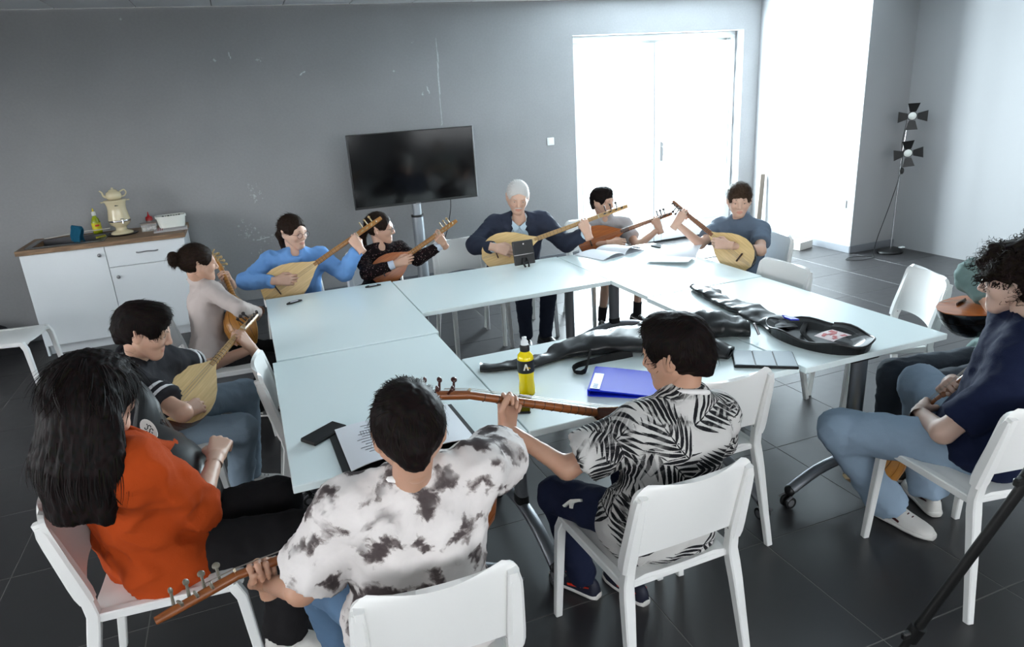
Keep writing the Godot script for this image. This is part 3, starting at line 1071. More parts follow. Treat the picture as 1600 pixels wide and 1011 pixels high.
	mb.lathe([Vector2(0.008, 0.19), Vector2(0.007, 0.205), Vector2(0.004, 0.222), Vector2(0, 0.223)], 10)
	part("cap", mb, mat("cap_yellow", Color(0.85, 0.75, 0.05), 0.4), so)
	so.rotation.y = 0.4
	mb = MB.new()
	mb.box(Vector3(0, 0.011, 0), Vector3(0.10, 0.016, 0.022), 0.004)
	var sp := part("scrub_sponge", mb, mat("sponge_yellow", Color(0.50, 0.48, 0.12), 0.9))
	sp.position = Vector3(0.075, 0.914, 0.42)
	sp.rotation.y = 1.0
	tag(sp, "narrow yellow-green sponge on the sink rim beside the samovar tray", "sponge")
	mb = MB.new()
	mb.lathe([Vector2(0, 0), Vector2(0.115, 0), Vector2(0.125, 0.008), Vector2(0.12, 0.010), Vector2(0.112, 0.004), Vector2(0, 0.004)], 30)
	var tr := part("round_tray", mb, mat("tray_dark", Color(0.07, 0.055, 0.05), 0.3))
	tr.position = Vector3(0.225, 0.909, 0.31)
	tag(tr, "dark round tray under the cream samovar", "tray")
	var cream := mat("cream_enamel", Color(0.80, 0.75, 0.62), 0.18)
	var sa := thing("electric_samovar", "cream samovar with a silver band and small tap", "samovar", Vector3(0.225, 0.914, 0.31))
	mb = MB.new()
	mb.lathe([Vector2(0, 0), Vector2(0.088, 0), Vector2(0.09, 0.012), Vector2(0.075, 0.025), Vector2(0.045, 0.035), Vector2(0.042, 0.055), Vector2(0.05, 0.068), Vector2(0.075, 0.085), Vector2(0.084, 0.11)], 30)
	part("foot", mb, cream, sa)
	mb = MB.new()
	mb.lathe([Vector2(0.084, 0.11), Vector2(0.086, 0.125), Vector2(0.080, 0.16), Vector2(0.073, 0.21), Vector2(0.074, 0.245), Vector2(0.080, 0.27), Vector2(0.09, 0.285), Vector2(0.088, 0.293), Vector2(0.05, 0.296), Vector2(0, 0.296)], 30)
	var sb := part("urn", mb, cream, sa)
	mb = MB.new()
	for s in [-1.0, 1.0]:
		mb.box(Vector3(s * 0.095, 0.283, 0.0), Vector3(0.035, 0.01, 0.025), 0.003)
	part("handle", mb, cream, sb)
	mb = MB.new()
	mb.lathe([Vector2(0.0855, 0.108), Vector2(0.088, 0.112), Vector2(0.088, 0.119), Vector2(0.0855, 0.124)], 30)
	var chrome := mat("chrome", Color.WHITE)
	part("band", mb, chrome, sa)
	mb = MB.new()
	mb.tube([Vector3(0, 0.118, 0.08), Vector3(0, 0.118, 0.115)], [0.008], 8)
	mb.tube([Vector3(0, 0.13, 0.11), Vector3(0, 0.10, 0.113)], [0.007], 8)
	mb.box(Vector3(0, 0.138, 0.108), Vector3(0.03, 0.006, 0.008), 0.002)
	part("tap", mb, chrome, sa)
	mb = MB.new()
	mb.box(Vector3(-0.012, 0.25, 0.0735), Vector3(0.028, 0.008, 0.003), 0.001)
	part("badge", mb, mat("black_plastic", Color.BLACK), sa)
	sa.rotation.y = 0.35
	var tp := thing("teapot", "cream teapot sitting on top of the samovar", "teapot", Vector3(0.225, 1.211, 0.31), 0.1)
	mb = MB.new()
	mb.lathe([Vector2(0, 0), Vector2(0.048, 0), Vector2(0.058, 0.012), Vector2(0.062, 0.035), Vector2(0.055, 0.058), Vector2(0.036, 0.07), Vector2(0.034, 0.072)], 24)
	part("pot", mb, cream, tp)
	mb = MB.new()
	mb.lathe([Vector2(0.036, 0.07), Vector2(0.03, 0.080), Vector2(0.012, 0.086), Vector2(0.008, 0.09), Vector2(0.010, 0.098), Vector2(0, 0.101)], 18)
	part("lid", mb, cream, tp)
	mb = MB.new()
	mb.tube(curve([Vector3(-0.05, 0.022, 0), Vector3(-0.075, 0.035, 0), Vector3(-0.083, 0.065, 0), Vector3(-0.10, 0.082, 0)], 10), [0.013, 0.012, 0.011, 0.010, 0.009, 0.008, 0.0075, 0.007, 0.007, 0.006, 0.006], 8)
	part("spout", mb, cream, tp)
	mb = MB.new()
	mb.tube(curve([Vector3(0.052, 0.062, 0), Vector3(0.085, 0.075, 0), Vector3(0.098, 0.05, 0), Vector3(0.08, 0.025, 0), Vector3(0.056, 0.02, 0)], 14), [0.006], 8)
	part("handle", mb, cream, tp)
	mb = MB.new()
	mb.tube(curve([Vector3(-0.40, 0.915, 0.12), Vector3(-0.38, 0.93, 0.20), Vector3(-0.30, 0.935, 0.20), Vector3(-0.10, 0.95, 0.16), Vector3(0.02, 0.955, 0.20), Vector3(0.13, 0.965, 0.25)], 30), [0.005], 6)
	tag(part("samovar_cord", mb, mat("cord_white", Color(0.72, 0.70, 0.67), 0.5)), "pale power cord running from the samovar along the back of the sink", "cord")
	# clear tub, red-lidded shaker, white basin, striped towel
	var tub := thing("plastic_tub", "small clear plastic tub holding white sugar lumps", "container", Vector3(0.435, 0.909, 0.27))
	var glass := mat("clear_plastic", Color(0.85, 0.85, 0.84, 0.25), 0.15)
	glass.transparency = BaseMaterial3D.TRANSPARENCY_ALPHA
	mb = MB.new()
	for b in [[Vector3(0, 0.03, 0.045), Vector3(0.12, 0.06, 0.002)], [Vector3(0, 0.03, -0.045), Vector3(0.12, 0.06, 0.002)], [Vector3(0.06, 0.03, 0), Vector3(0.002, 0.06, 0.09)], [Vector3(-0.06, 0.03, 0), Vector3(0.002, 0.06, 0.09)], [Vector3(0, 0.002, 0), Vector3(0.12, 0.003, 0.09)]]:
		mb.box(b[0], b[1])
	part("tub_wall", mb, glass, tub)
	mb = MB.new()
	mb.box(Vector3(0, 0.063, 0), Vector3(0.13, 0.008, 0.10), 0.003)
	part("tub_lid", mb, mat("lid_milky", Color(0.62, 0.58, 0.55), 0.4), tub)
	for k in 8:
		mb = MB.new()
		mb.box(Vector3(-0.042 + (k % 4) * 0.027, 0.017 + (k / 4) * 0.006, -0.018 + (k / 4) * 0.036), Vector3(0.022, 0.024, 0.022), 0.002, Basis(Vector3.UP, k * 0.7))
		part("sugar_lump", mb, mat("sugar", Color(0.85, 0.85, 0.84), 0.8), tub)
	tub.rotation.y = 0.1
	var sh := thing("squeeze_bottle", "small bottle with a bright red lid behind the clear tub", "bottle", Vector3(0.435, 0.909, 0.16))
	mb = MB.new()
	mb.lathe([Vector2(0, 0), Vector2(0.028, 0), Vector2(0.03, 0.03), Vector2(0.028, 0.075), Vector2(0.022, 0.08)], 16)
	part("bottle_body", mb, mat("shaker_grey", Color(0.5, 0.45, 0.42), 0.3), sh)
	mb = MB.new()
	mb.lathe([Vector2(0.029, 0.075), Vector2(0.031, 0.08), Vector2(0.028, 0.105), Vector2(0.012, 0.113), Vector2(0.007, 0.125), Vector2(0.004, 0.15), Vector2(0, 0.152)], 16)
	part("lid", mb, mat("lid_red", Color(0.62, 0.03, 0.06), 0.35), sh)
	mb = MB.new()
	var rim := 0.0
	for ring in [[0.085, 0.055, 0.0], [0.098, 0.066, 0.07], [0.104, 0.072, 0.095], [0.110, 0.078, 0.098], [0.110, 0.078, 0.108]]:
		rim = ring[2]
	var prof := [[0.0, 0.0, 0.0], [0.098, 0.060, 0.0], [0.104, 0.066, 0.008], [0.117, 0.078, 0.085], [0.125, 0.086, 0.088], [0.125, 0.086, 0.103], [0.117, 0.078, 0.103], [0.100, 0.062, 0.012], [0.0, 0.0, 0.010]]
	var first := mb.v.size()
	for p in prof:
		for k in 33:
			var a := TAU * k / 32
			var ca := signf(cos(a)) * pow(absf(cos(a)), 0.4)
			var sa2 := signf(sin(a)) * pow(absf(sin(a)), 0.4)
			mb.put(Vector3(ca * p[0], p[2], sa2 * p[1]), Vector3(cos(a), 0.2, sin(a)).normalized())
	for i in prof.size() - 1:
		for k in 32:
			var a := first + i * 33 + k
			mb.quad(a, a + 1, a + 34, a + 33)
	var ba := thing("washing_up_basin", "white rectangular plastic basin at the end of the worktop", "basin", Vector3(0.625, 0.926, 0.30), 0.12)
	part("basin_shell", mb, mat("basin_white", Color(0.80, 0.81, 0.78), 0.35), ba)
	for k in 7:
		mb = MB.new()
		mb.tube(curve([Vector3(-0.075 + k * 0.024, 0.07, -0.03), Vector3(-0.06 + k * 0.022, 0.095, 0.0 + 0.01 * sin(k * 2.0)), Vector3(-0.075 + k * 0.025, 0.08, 0.035)], 6), [0.009], 6)
		part("sponge_scrap", mb, mat("scrap_%d" % (k % 2), [Color(0.22, 0.25, 0.24), Color(0.45, 0.47, 0.45)][k % 2], 0.8), ba)
	mb = MB.new()
	mb.box(Vector3(0, 0.005, 0), Vector3(0.27, 0.008, 0.20), 0.003)
	mb.box(Vector3(0.008, 0.012, -0.01), Vector3(0.255, 0.007, 0.17), 0.003)
	var tw := part("folded_towel", mb, mat("towel_white", Color(0.72, 0.70, 0.70), 0.9))
	tw.position = Vector3(0.615, 0.909, 0.39)
	tw.rotation.y = 0.08
	tag(tw, "white folded kitchen towel with faint red stripes under the basin", "towel")
	for k in 3:
		mb = MB.new()
		mb.box(Vector3(-0.10 + k * 0.016, 0.0165, -0.01), Vector3(0.005, 0.002, 0.165))
		part("stripe", mb, mat("stripe_red", Color(0.62, 0.22, 0.24), 0.9), tw)

func television() -> void:
	var t := thing("television", "large black flat-screen television on a silver stand", "television", Vector3(2.845, 1.243, 0.40))
	var black := mat("tv_black", Color(0.018, 0.018, 0.02), 0.3)
	var mb := MB.new()
	mb.box(Vector3(0, 0, -0.012), Vector3(1.235, 0.695, 0.03), 0.006)
	mb.box(Vector3(0, -0.05, -0.045), Vector3(0.8, 0.42, 0.05), 0.015)
	part("housing", mb, black, t)
	mb = MB.new()
	mb.box(Vector3(0, 0.006, 0.0045), Vector3(1.212, 0.664, 0.004), 0.001)
	part("screen", mb, mat("tv_glass", Color(0.03, 0.03, 0.034), 0.11, 0.0, 0.38), t)
	mb = MB.new()
	for b in [[0.0, 0.3435, 1.235, 0.008], [0.0, -0.336, 1.235, 0.022], [-0.6125, 0, 0.010, 0.69], [0.6125, 0, 0.010, 0.69]]:
		mb.box(Vector3(b[0], b[1], 0.006), Vector3(b[2], b[3], 0.008), 0.002)
	part("bezel", mb, black, t)
	mb = MB.new()
	mb.box(Vector3(0, -0.347, 0.008), Vector3(0.05, 0.012, 0.008), 0.002)
	part("badge", mb, mat("satin_nickel", Color.WHITE), t)
	t.rotation.y = 0.0
	var s := thing("television_stand", "silver telescopic column stand carrying the television", "stand", Vector3(2.84, 0, 0.33))
	var alu := mat("stand_silver", Color(0.62, 0.64, 0.66), 0.35, 0.6)
	mb = MB.new()
	mb.tube([Vector3(0, 0.08, 0), Vector3(0, 0.76, 0)], [0.058], 20)
	part("lower_column", mb, alu, s)
	mb = MB.new()
	mb.tube([Vector3(0, 0.72, 0), Vector3(0, 1.2, 0)], [0.046], 20)
	part("upper_column", mb, alu, s)
	mb = MB.new()
	mb.tube([Vector3(0, 0.755, 0), Vector3(0, 0.775, 0)], [0.062], 20)
	part("collar", mb, mat("black_plastic", Color.BLACK), s)
	mb = MB.new()
	mb.box(Vector3(0, 1.24, 0.02), Vector3(0.4, 0.12, 0.03), 0.004)
	part("mount_plate", mb, mat("black_metal", Color.BLACK), s)
	for k in 2:
		mb = MB.new()
		mb.tube(curve([Vector3(-0.35 + k * 0.7, 0.035, 0.30), Vector3(-0.1 + k * 0.2, 0.08, 0.05), Vector3(0, 0.09, 0)], 10), [0.028], 10)
		part("foot", mb, alu, s)
		mb = MB.new()
		mb.tube(curve([Vector3(-0.3 + k * 0.6, 0.035, -0.24), Vector3(-0.1 + k * 0.2, 0.08, -0.05), Vector3(0, 0.09, 0)], 10), [0.028], 10)
		part("foot", mb, alu, s)
	mb = MB.new()
	mb.tube(curve([Vector3(3.20, 0.93, 0.33), Vector3(3.20, 0.80, 0.30), Vector3(3.16, 0.55, 0.22), Vector3(3.08, 0.25, 0.10), Vector3(3.05, 0.02, 0.06)], 24), [0.004], 6)
	tag(part("television_cable", mb, mat("black_plastic", Color.BLACK)), "thin black cable hanging down from the television", "cable")

func tripod() -> void:
	var t := thing("camera_tripod", "black camera tripod with clamp collars standing behind the curly-haired youth", "tripod", Vector3(3.02, 0, 6.29))
	var black := mat("tripod_black", Color(0.02, 0.019, 0.019), 0.4)
	var top := Vector3(0, 1.38, 0)
	for f in [Vector3(-0.275, 0, -0.37), Vector3(0.45, 0, -0.05), Vector3(-0.02, 0, 0.46)]:
		var d: Vector3 = f - top
		var mb := MB.new()
		mb.tube([top, top + d * 0.36], [0.0165], 10)
		mb.tube([top + d * 0.34, top + d * 0.75], [0.0135], 10)
		mb.tube([top + d * 0.73, f], [0.011], 10)
		var leg := part("leg", mb, black, t)
		for k in [0.36, 0.75]:
			mb = MB.new()
			mb.tube([top + d * (k - 0.025), top + d * (k + 0.012)], [0.021], 10)
			mb.box(top + d * k + Vector3(-0.026, 0.008, 0.0), Vector3(0.03, 0.022, 0.016), 0.004)
			part("clamp", mb, black, leg)
	var mb2 := MB.new()
	mb2.lathe([Vector2(0, 1.33), Vector2(0.05, 1.34), Vector2(0.055, 1.39), Vector2(0.03, 1.42), Vector2(0.02, 1.5), Vector2(0.035, 1.52), Vector2(0.035, 1.55), Vector2(0, 1.56)], 16)
	part("head", mb2, black, t)
# ---------------------------------------------------------------- things on the tables
func text(parent: Node, called: String, s: String, size: float, m: Material, xf: Transform3D) -> void:
	var tm := TextMesh.new()
	tm.text = s
	tm.font_size = 32
	tm.pixel_size = size / 32.0
	tm.depth = 0.0006
	var o := inst(called, tm, m, parent)
	o.transform = xf

func phone(at: Vector3, turn: float, size: Vector3, label: String, called := "mobile_phone") -> Node3D:
	var p := thing(called, label, "phone", at, turn)
	var mb := MB.new()
	mb.box(Vector3(0, size.y / 2, 0), size, 0.004)
	part("case", mb, mat("phone_black", Color(0.022, 0.022, 0.025), 0.45), p)
	mb = MB.new()
	mb.box(Vector3(0, size.y + 0.0003, 0), Vector3(size.x - 0.006, 0.001, size.z - 0.006), 0.0003)
	part("screen", mb, mat("phone_glass", Color(0.03, 0.03, 0.035), 0.08), p)
	return p

func sheet_rows(w: float, d: float, f: Callable, nu := 12, nv := 8) -> Array:
	var rows := []
	for i in nv + 1:
		var l := []
		for j in nu + 1:
			var u := j / float(nu)
			var v := i / float(nv)
			l.append(Vector3((u - 0.5) * w, f.call(u, v), (v - 0.5) * d))
		rows.append(l)
	return rows

# soft black vinyl bag: ellipse cross-sections along points, half widths and heights
func bag_mesh(pts: Array, hw: Array, hh: Array, seed_: int, amp := 0.008) -> MB:
	var mb := MB.new()
	var n := 48
	var segs := 22
	var path := curve(pts, n)
	var nz := noise(seed_, 7.0, 3)
	for i in n + 1:
		var t := i / float(n)
		var k := t * (hw.size() - 1)
		var a := int(minf(k, hw.size() - 2))
		var w := lerpf(hw[a], hw[a + 1], k - a)
		var h := lerpf(hh[a], hh[a + 1], k - a)
		var d: Vector3 = (path[mini(i + 1, n)] - path[maxi(i - 1, 0)]).normalized()
		var side := d.cross(Vector3.UP).normalized()
		for j in segs + 1:
			var an := TAU * j / segs
			var ca := cos(an)
			var sa := sin(an)
			var p: Vector3 = path[i] + side * (w * signf(ca) * pow(absf(ca), 0.8)) + Vector3.UP * (h + h * sa)
			var q := Vector3(p.x, p.y, p.z)
			if j == segs: q = mb.v[mb.v.size() - segs]
			else: q += (side * ca + Vector3.UP * maxf(sa, 0.0)) * nz.get_noise_3dv(p) * amp * 2.0
			q.y = maxf(q.y, path[i].y)
			mb.put(q, Vector3.UP, Vector2(t, j / float(segs)))
	for i in n:
		for j in segs:
			var a := i * (segs + 1) + j
			mb.quad(a, a + 1, a + segs + 2, a + segs + 1)
	var c0 := mb.put(path[0] + Vector3.UP * hh[0], Vector3.UP)
	var c1 := mb.put(path[n] + Vector3.UP * hh[-1], Vector3.UP)
	for j in segs:
		mb.tri(c0, j, j + 1)
		mb.tri(c1, n * (segs + 1) + j + 1, n * (segs + 1) + j)
	smooth(mb, path[n / 2] + Vector3.UP * 0.02, path)
	return mb

# recompute smooth normals; they point away from the nearest point of the spine
func smooth(mb: MB, _c: Vector3, spine: Array) -> void:
	var acc := PackedVector3Array()
	acc.resize(mb.v.size())
	var key := {}
	for i in mb.v.size():
		var h := Vector3i(mb.v[i] * 20000.0)
		if not key.has(h): key[h] = i
	for i in range(0, mb.ix.size(), 3):
		var a := mb.v[mb.ix[i]]
		var m := (mb.v[mb.ix[i + 1]] - a).cross(mb.v[mb.ix[i + 2]] - a)
		for k in 3:
			acc[key[Vector3i(mb.v[mb.ix[i + k]] * 20000.0)]] += m
	for i in mb.v.size():
		var m := acc[key[Vector3i(mb.v[i] * 20000.0)]].normalized()
		var best := 1e9
		var at := Vector3.ZERO
		for s in spine:
			var dd: float = (s - mb.v[i]).length_squared()
			if dd < best: best = dd; at = s
		if m.dot(mb.v[i] - at - Vector3.UP * 0.012) < 0: m = -m
		mb.n[i] = m

func build_small_things() -> void:
	var black := mat("black_plastic", Color.BLACK)
	var paper := mat("paper_white", Color(0.90, 0.91, 0.93), 0.7)
	var ink := mat("ink_grey", Color(0.35, 0.35, 0.38), 0.8)
	# two small dark clips with a white label
	for k in 2:
		var c := thing("small_clip", ["small dark clip with a white label at the table corner before the girl in blue", "small dark clip with a white label before the girl in the speckled blouse"][k], "clip", [Vector3(1.447, TOP, 2.83), Vector3(1.949, TOP, 2.727)][k], [0.45, 0.1][k])
		var mb := MB.new()
		mb.tube(curve([Vector3(-0.05, 0.006, 0), Vector3(-0.03, 0.008, -0.009), Vector3(0.03, 0.008, -0.009), Vector3(0.05, 0.006, 0)], 12), [0.0045], 6)
		mb.tube(curve([Vector3(-0.05, 0.006, 0), Vector3(-0.03, 0.007, 0.009), Vector3(0.03, 0.007, 0.009), Vector3(0.05, 0.006, 0)], 12), [0.0045], 6)
		part("frame", mb, mat("clip_dark", Color(0.05, 0.03, 0.035), 0.4), c)
		mb = MB.new()
		mb.box(Vector3(0, 0.009, 0.002), Vector3(0.052, 0.007, 0.014), 0.002)
		part("label_plate", mb, paper, c)
	# phones
	phone(Vector3(1.402, TOP, 4.737), 0.62, Vector3(0.155, 0.014, 0.078), "thick black phone lying beside the open ring binder")
	phone(Vector3(2.125, TOP, 4.845), 1.15, Vector3(0.165, 0.009, 0.08), "black phone lying behind the yellow drink bottle")
	phone(Vector3(4.045, TOP, 2.855), 1.75, Vector3(0.155, 0.009, 0.075), "black-edged phone beside the loose papers").get_child(1).material_override = mat("phone_pale", Color(0.55, 0.6, 0.62), 0.1)
	# ring binder with printed sheets
	var b := thing("ring_binder", "open black binder with printed white sheets before the tie-dye boy", "binder", Vector3(1.655, TOP, 4.90), 0.03)
	var mb2 := MB.new()
	mb2.slab(sheet_rows(0.47, 0.345, func(u, _v): return 0.004 + 0.010 * exp(-pow((u - 0.5) / 0.06, 2.0))), 0.005)
	part("cover", mb2, mat("binder_black", Color(0.03, 0.035, 0.04), 0.45), b)
	for k in 2:
		mb2 = MB.new()
		mb2.slab(sheet_rows(0.205, 0.325, func(u, v): return 0.012 + 0.016 * sin(PI * (u if k == 0 else 1.0 - u)) * (0.5 + 0.5 * v)), 0.003)
		for i in mb2.v.size(): mb2.v[i] += Vector3([-0.108, 0.112][k], 0.002, 0.0)
		var sh := part("sheet", mb2, paper, b)
		if k == 0:
			for r in 11:
				mb2 = MB.new()
				var w := 0.09 if r > 2 else 0.05
				mb2.slab(sheet_rows(w, 0.0035, func(u, v): return 0.0), 0.0004)
				var z := -0.12 + r * 0.021
				for i in mb2.v.size():
					mb2.v[i] += Vector3(-0.10 + 0.012 * sin(r * 2.1), 0.0, z)
					var uu: float = (mb2.v[i].x + 0.108) / 0.205 + 0.5
					mb2.v[i].y += 0.0162 + 0.016 * sin(PI * uu) * (0.5 + 0.5 * (mb2.v[i].z / 0.325 + 0.5))
				part("text_line", mb2, ink, sh)
			for r in 9:
				mb2 = MB.new()
				mb2.box(Vector3(-0.135 + r * 0.010, 0.0305, -0.055), Vector3(0.0015, 0.0005, 0.03))
				part("note_stroke", mb2, ink, sh)
	# drink bottle
	var d := thing("drink_bottle", "clear bottle of bright yellow drink with a black label and white cap", "bottle", Vector3(2.185, TOP, 4.765))
	var yel := mat("drink_yellow", Color(0.93, 0.84, 0.02), 0.12)
	mb2 = MB.new()
	mb2.lathe([Vector2(0, 0), Vector2(0.028, 0), Vector2(0.032, 0.006), Vector2(0.032, 0.03), Vector2(0.029, 0.06), Vector2(0.031, 0.09), Vector2(0.0325, 0.10), Vector2(0.0325, 0.148), Vector2(0.030, 0.165), Vector2(0.018, 0.180), Vector2(0.015, 0.186)], 24)
	part("bottle_body", mb2, yel, d)
	mb2 = MB.new()
	mb2.lathe([Vector2(0.0325, 0.098), Vector2(0.0333, 0.10), Vector2(0.0333, 0.147), Vector2(0.0325, 0.149)], 24)
	var lb := part("label", mb2, mat("label_black", Color(0.02, 0.02, 0.022), 0.4), d)
	for k in 3:
		mb2 = MB.new()
		var R := Basis(Vector3.UP, -0.35 + k * 0.16)
		if k == 0:
			mb2.prism(PackedVector2Array([Vector2(-0.011, -0.012), Vector2(-0.005, -0.012), Vector2(0.0, 0.006), Vector2(0.005, -0.012), Vector2(0.011, -0.012), Vector2(0.003, 0.014), Vector2(-0.003, 0.014)]), 0.001, Transform3D(R, Vector3(0, 0.125, 0) + R * Vector3(0, 0, 0.0336)))
			part("logo", mb2, mat("logo_white", Color(0.85, 0.85, 0.82), 0.5), lb)
		else:
			mb2.box(Vector3(0, 0.128 - k * 0.004, 0) + R * Vector3(0, 0, 0.0336), Vector3(0.014, 0.004, 0.001), 0.0, R)
			part("logo_line", mb2, mat("logo_gold", Color(0.75, 0.6, 0.15), 0.5), lb)
	mb2 = MB.new()
	mb2.lathe([Vector2(0.0175, 0.182), Vector2(0.019, 0.184), Vector2(0.019, 0.205), Vector2(0.015, 0.208)], 18)
	part("neck_ring", mb2, black, d)
	mb2 = MB.new()
	mb2.lathe([Vector2(0.015, 0.206), Vector2(0.014, 0.222), Vector2(0.010, 0.226), Vector2(0.009, 0.238), Vector2(0, 0.239)], 16)
	part("cap", mb2, mat("cap_clear", Color(0.82, 0.84, 0.85), 0.25), d)
	# blue folder
	var f := thing("plastic_folder", "glossy blue plastic folder with a white spine label", "folder", Vector3(2.575, TOP, 4.90), -0.62)
	mb2 = MB.new()
	mb2.slab(sheet_rows(0.31, 0.235, func(u, _v): return 0.028 - 0.022 * pow(u, 1.3)), 0.006)
	var fo := part("cover", mb2, mat("folder_blue", Color(0.10, 0.20, 0.85), 0.55, 0.0, 0.3), f)
	mb2 = MB.new()
	mb2.slab(sheet_rows(0.305, 0.23, func(_u, _v): return 0.0035), 0.004)
	part("back_cover", mb2, mat("folder_blue", Color.BLUE), f)
	mb2 = MB.new()
	mb2.box(Vector3(-0.156, 0.016, 0), Vector3(0.004, 0.028, 0.235), 0.0015)
	part("spine", mb2, mat("folder_blue", Color.BLUE), f)
	mb2 = MB.new()
	mb2.box(Vector3(-0.13, 0.0325, 0.035), Vector3(0.038, 0.0015, 0.15), 0.0004, Basis(Vector3.BACK, -0.06))
	part("spine_label", mb2, mat("label_pale", Color(0.72, 0.78, 0.86), 0.4), f)
	for k in 3:
		mb2 = MB.new()
		mb2.box(Vector3(-0.13, 0.0336, 0.07 + k * 0.014), Vector3(0.018, 0.0006, 0.007), 0.0, Basis(Vector3.BACK, -0.06))
		part("label_print", mb2, mat("print_blue", Color(0.25, 0.4, 0.65), 0.5), f)
	# tablet in a folding cover
	var t := thing("tablet_cover", "tablet in a grey folding cover lying at the table joint", "tablet", Vector3(3.185, TOP, 4.945), -0.60)
	mb2 = MB.new()
	mb2.box(Vector3(0, 0.006, 0), Vector3(0.25, 0.012, 0.175), 0.003)
	part("case", mb2, mat("phone_black", Color.BLACK), t)
	for k in 3:
		mb2 = MB.new()
		mb2.box(Vector3(-0.082 + k * 0.082, 0.0135, 0), Vector3(0.077, 0.003, 0.168), 0.001)
		part("flap", mb2, mat("cover_grey", Color(0.50, 0.55, 0.58), 0.35), t)
	# tablet holder in front of the elderly man
	var h := thing("tablet_holder", "black tablet in a clip holder standing before the elderly man", "tablet", Vector3(2.985, TOP, 2.80), 0.05)
	mb2 = MB.new()
	mb2.box(Vector3(0, 0.095, -0.01), Vector3(0.155, 0.165, 0.014), 0.005, Basis(Vector3.RIGHT, -0.2))
	part("case", mb2, mat("phone_black", Color.BLACK), h)
	mb2 = MB.new()
	mb2.box(Vector3(0, 0.085, 0.002), Vector3(0.155, 0.006, 0.004), 0.001, Basis(Vector3.RIGHT, -0.2))
	mb2.tube([Vector3(0.0, 0.155, -0.014), Vector3(0.0, 0.156, -0.008)], [0.006], 10)
	part("case_fold", mb2, mat("phone_glass", Color.BLACK), h)
	mb2 = MB.new()
	for s in [-1.0, 1.0]:
		mb2.tube(curve([Vector3(s * 0.012, 0.062, 0.012), Vector3(s * 0.02, 0.03, 0.022), Vector3(s * 0.012, 0.004, 0.04)], 8), [0.007], 8)
	mb2.tube([Vector3(-0.02, 0.035, 0.018), Vector3(0.02, 0.035, 0.018)], [0.008], 8)
	part("clip", mb2, mat("black_metal", Color.BLACK), h)
	# open booklet and loose papers
	var bk := thing("open_booklet", "open white booklet lying before the boy in grey", "booklet", Vector3(3.655, TOP, 2.79), 0.28)
	for k in 2:
		mb2 = MB.new()
		mb2.slab(sheet_rows(0.21, 0.29, func(u, v): return 0.004 + [0.026, 0.045][k] * sin(PI * pow(u if k == 1 else 1.0 - u, 0.7)) * (0.35 + 0.65 * v)), 0.003)
		for i in mb2.v.size(): mb2.v[i] += Vector3([-0.105, 0.105][k], 0.0015, 0)
		part("page", mb2, paper, bk)
	mb2 = MB.new()
	mb2.box(Vector3(0, 0.0015, 0), Vector3(0.42, 0.002, 0.292), 0.0)
	part("cover", mb2, paper, bk)
	var lp := thing("open_magazine", "open magazine with raised pages at the table edge before the slate-blue boy", "booklet", Vector3(3.94, TOP, 3.175), 0.72)
	for k in 2:
		mb2 = MB.new()
		mb2.slab(sheet_rows(0.21, 0.29, func(u, v): return 0.003 + [0.02, 0.05][k] * pow(sin(PI * 0.5 * (u if k == 1 else 1.0 - u)), 0.8) * (0.3 + 0.7 * v)), 0.003)
		for i in mb2.v.size(): mb2.v[i] += Vector3([-0.105, 0.105][k], 0.0015, 0)
		part("page", mb2, paper, lp)
	# gig bags
	var vinyl := mat("black_vinyl", Color(0.06, 0.06, 0.065), 0.36)
	var g := thing("gig_bag", "long black vinyl gig bag lying beside the yellow bottle and blue folder", "gig bag", Vector3.ZERO, 0, "black instrument bags")
	part("bag_body", bag_mesh([Vector3(2.10, TOP, 4.44), Vector3(2.30, TOP, 4.50), Vector3(2.50, TOP, 4.47), Vector3(2.75, TOP, 4.52), Vector3(2.95, TOP, 4.66), Vector3(3.10, TOP, 4.84)], [0.03, 0.045, 0.05, 0.085, 0.11, 0.11, 0.10, 0.055], [0.012, 0.016, 0.018, 0.038, 0.045, 0.04, 0.036, 0.02], 31, 0.012), vinyl, g)
	mb2 = MB.new()
	mb2.tube(curve([Vector3(2.58, TOP + 0.03, 4.55), Vector3(2.53, TOP + 0.045, 4.63), Vector3(2.47, TOP + 0.01, 4.70), Vector3(2.44, TOP + 0.004, 4.67), Vector3(2.48, TOP + 0.004, 4.62), Vector3(2.62, TOP + 0.012, 4.62), Vector3(2.74, TOP + 0.02, 4.63)], 30), [0.018], 8, 0.14, 2.0, Vector3.UP)
	part("strap", mb2, cloth("strap_black", Color(0.02, 0.02, 0.02)), g)
	var g2 := thing("gig_bag", "crumpled black gig bag heaped behind the palm-shirt boy's head", "gig bag", Vector3.ZERO, 0, "black instrument bags")
	part("bag_body", bag_mesh([Vector3(2.90, TOP, 4.42), Vector3(3.08, TOP, 4.50), Vector3(3.24, TOP, 4.60), Vector3(3.34, TOP, 4.66)], [0.05, 0.085, 0.095, 0.085, 0.06], [0.03, 0.045, 0.055, 0.05, 0.03], 37, 0.016), vinyl, g2)
	mb2 = MB.new()
	mb2.tube([Vector3(3.335, TOP + 0.07, 4.70), Vector3(3.345, TOP + 0.02, 4.725)], [0.006], 6)
	part("buckle", mb2, mat("satin_nickel", Color.WHITE), g2)
	# opened gig bag: lower shell, raised rim, inner lining, tag and card
	var o := thing("opened_gig_bag", "opened black gig bag with piped edge, blue tag and red card inside", "gig bag", Vector3.ZERO, 0, "black instrument bags")
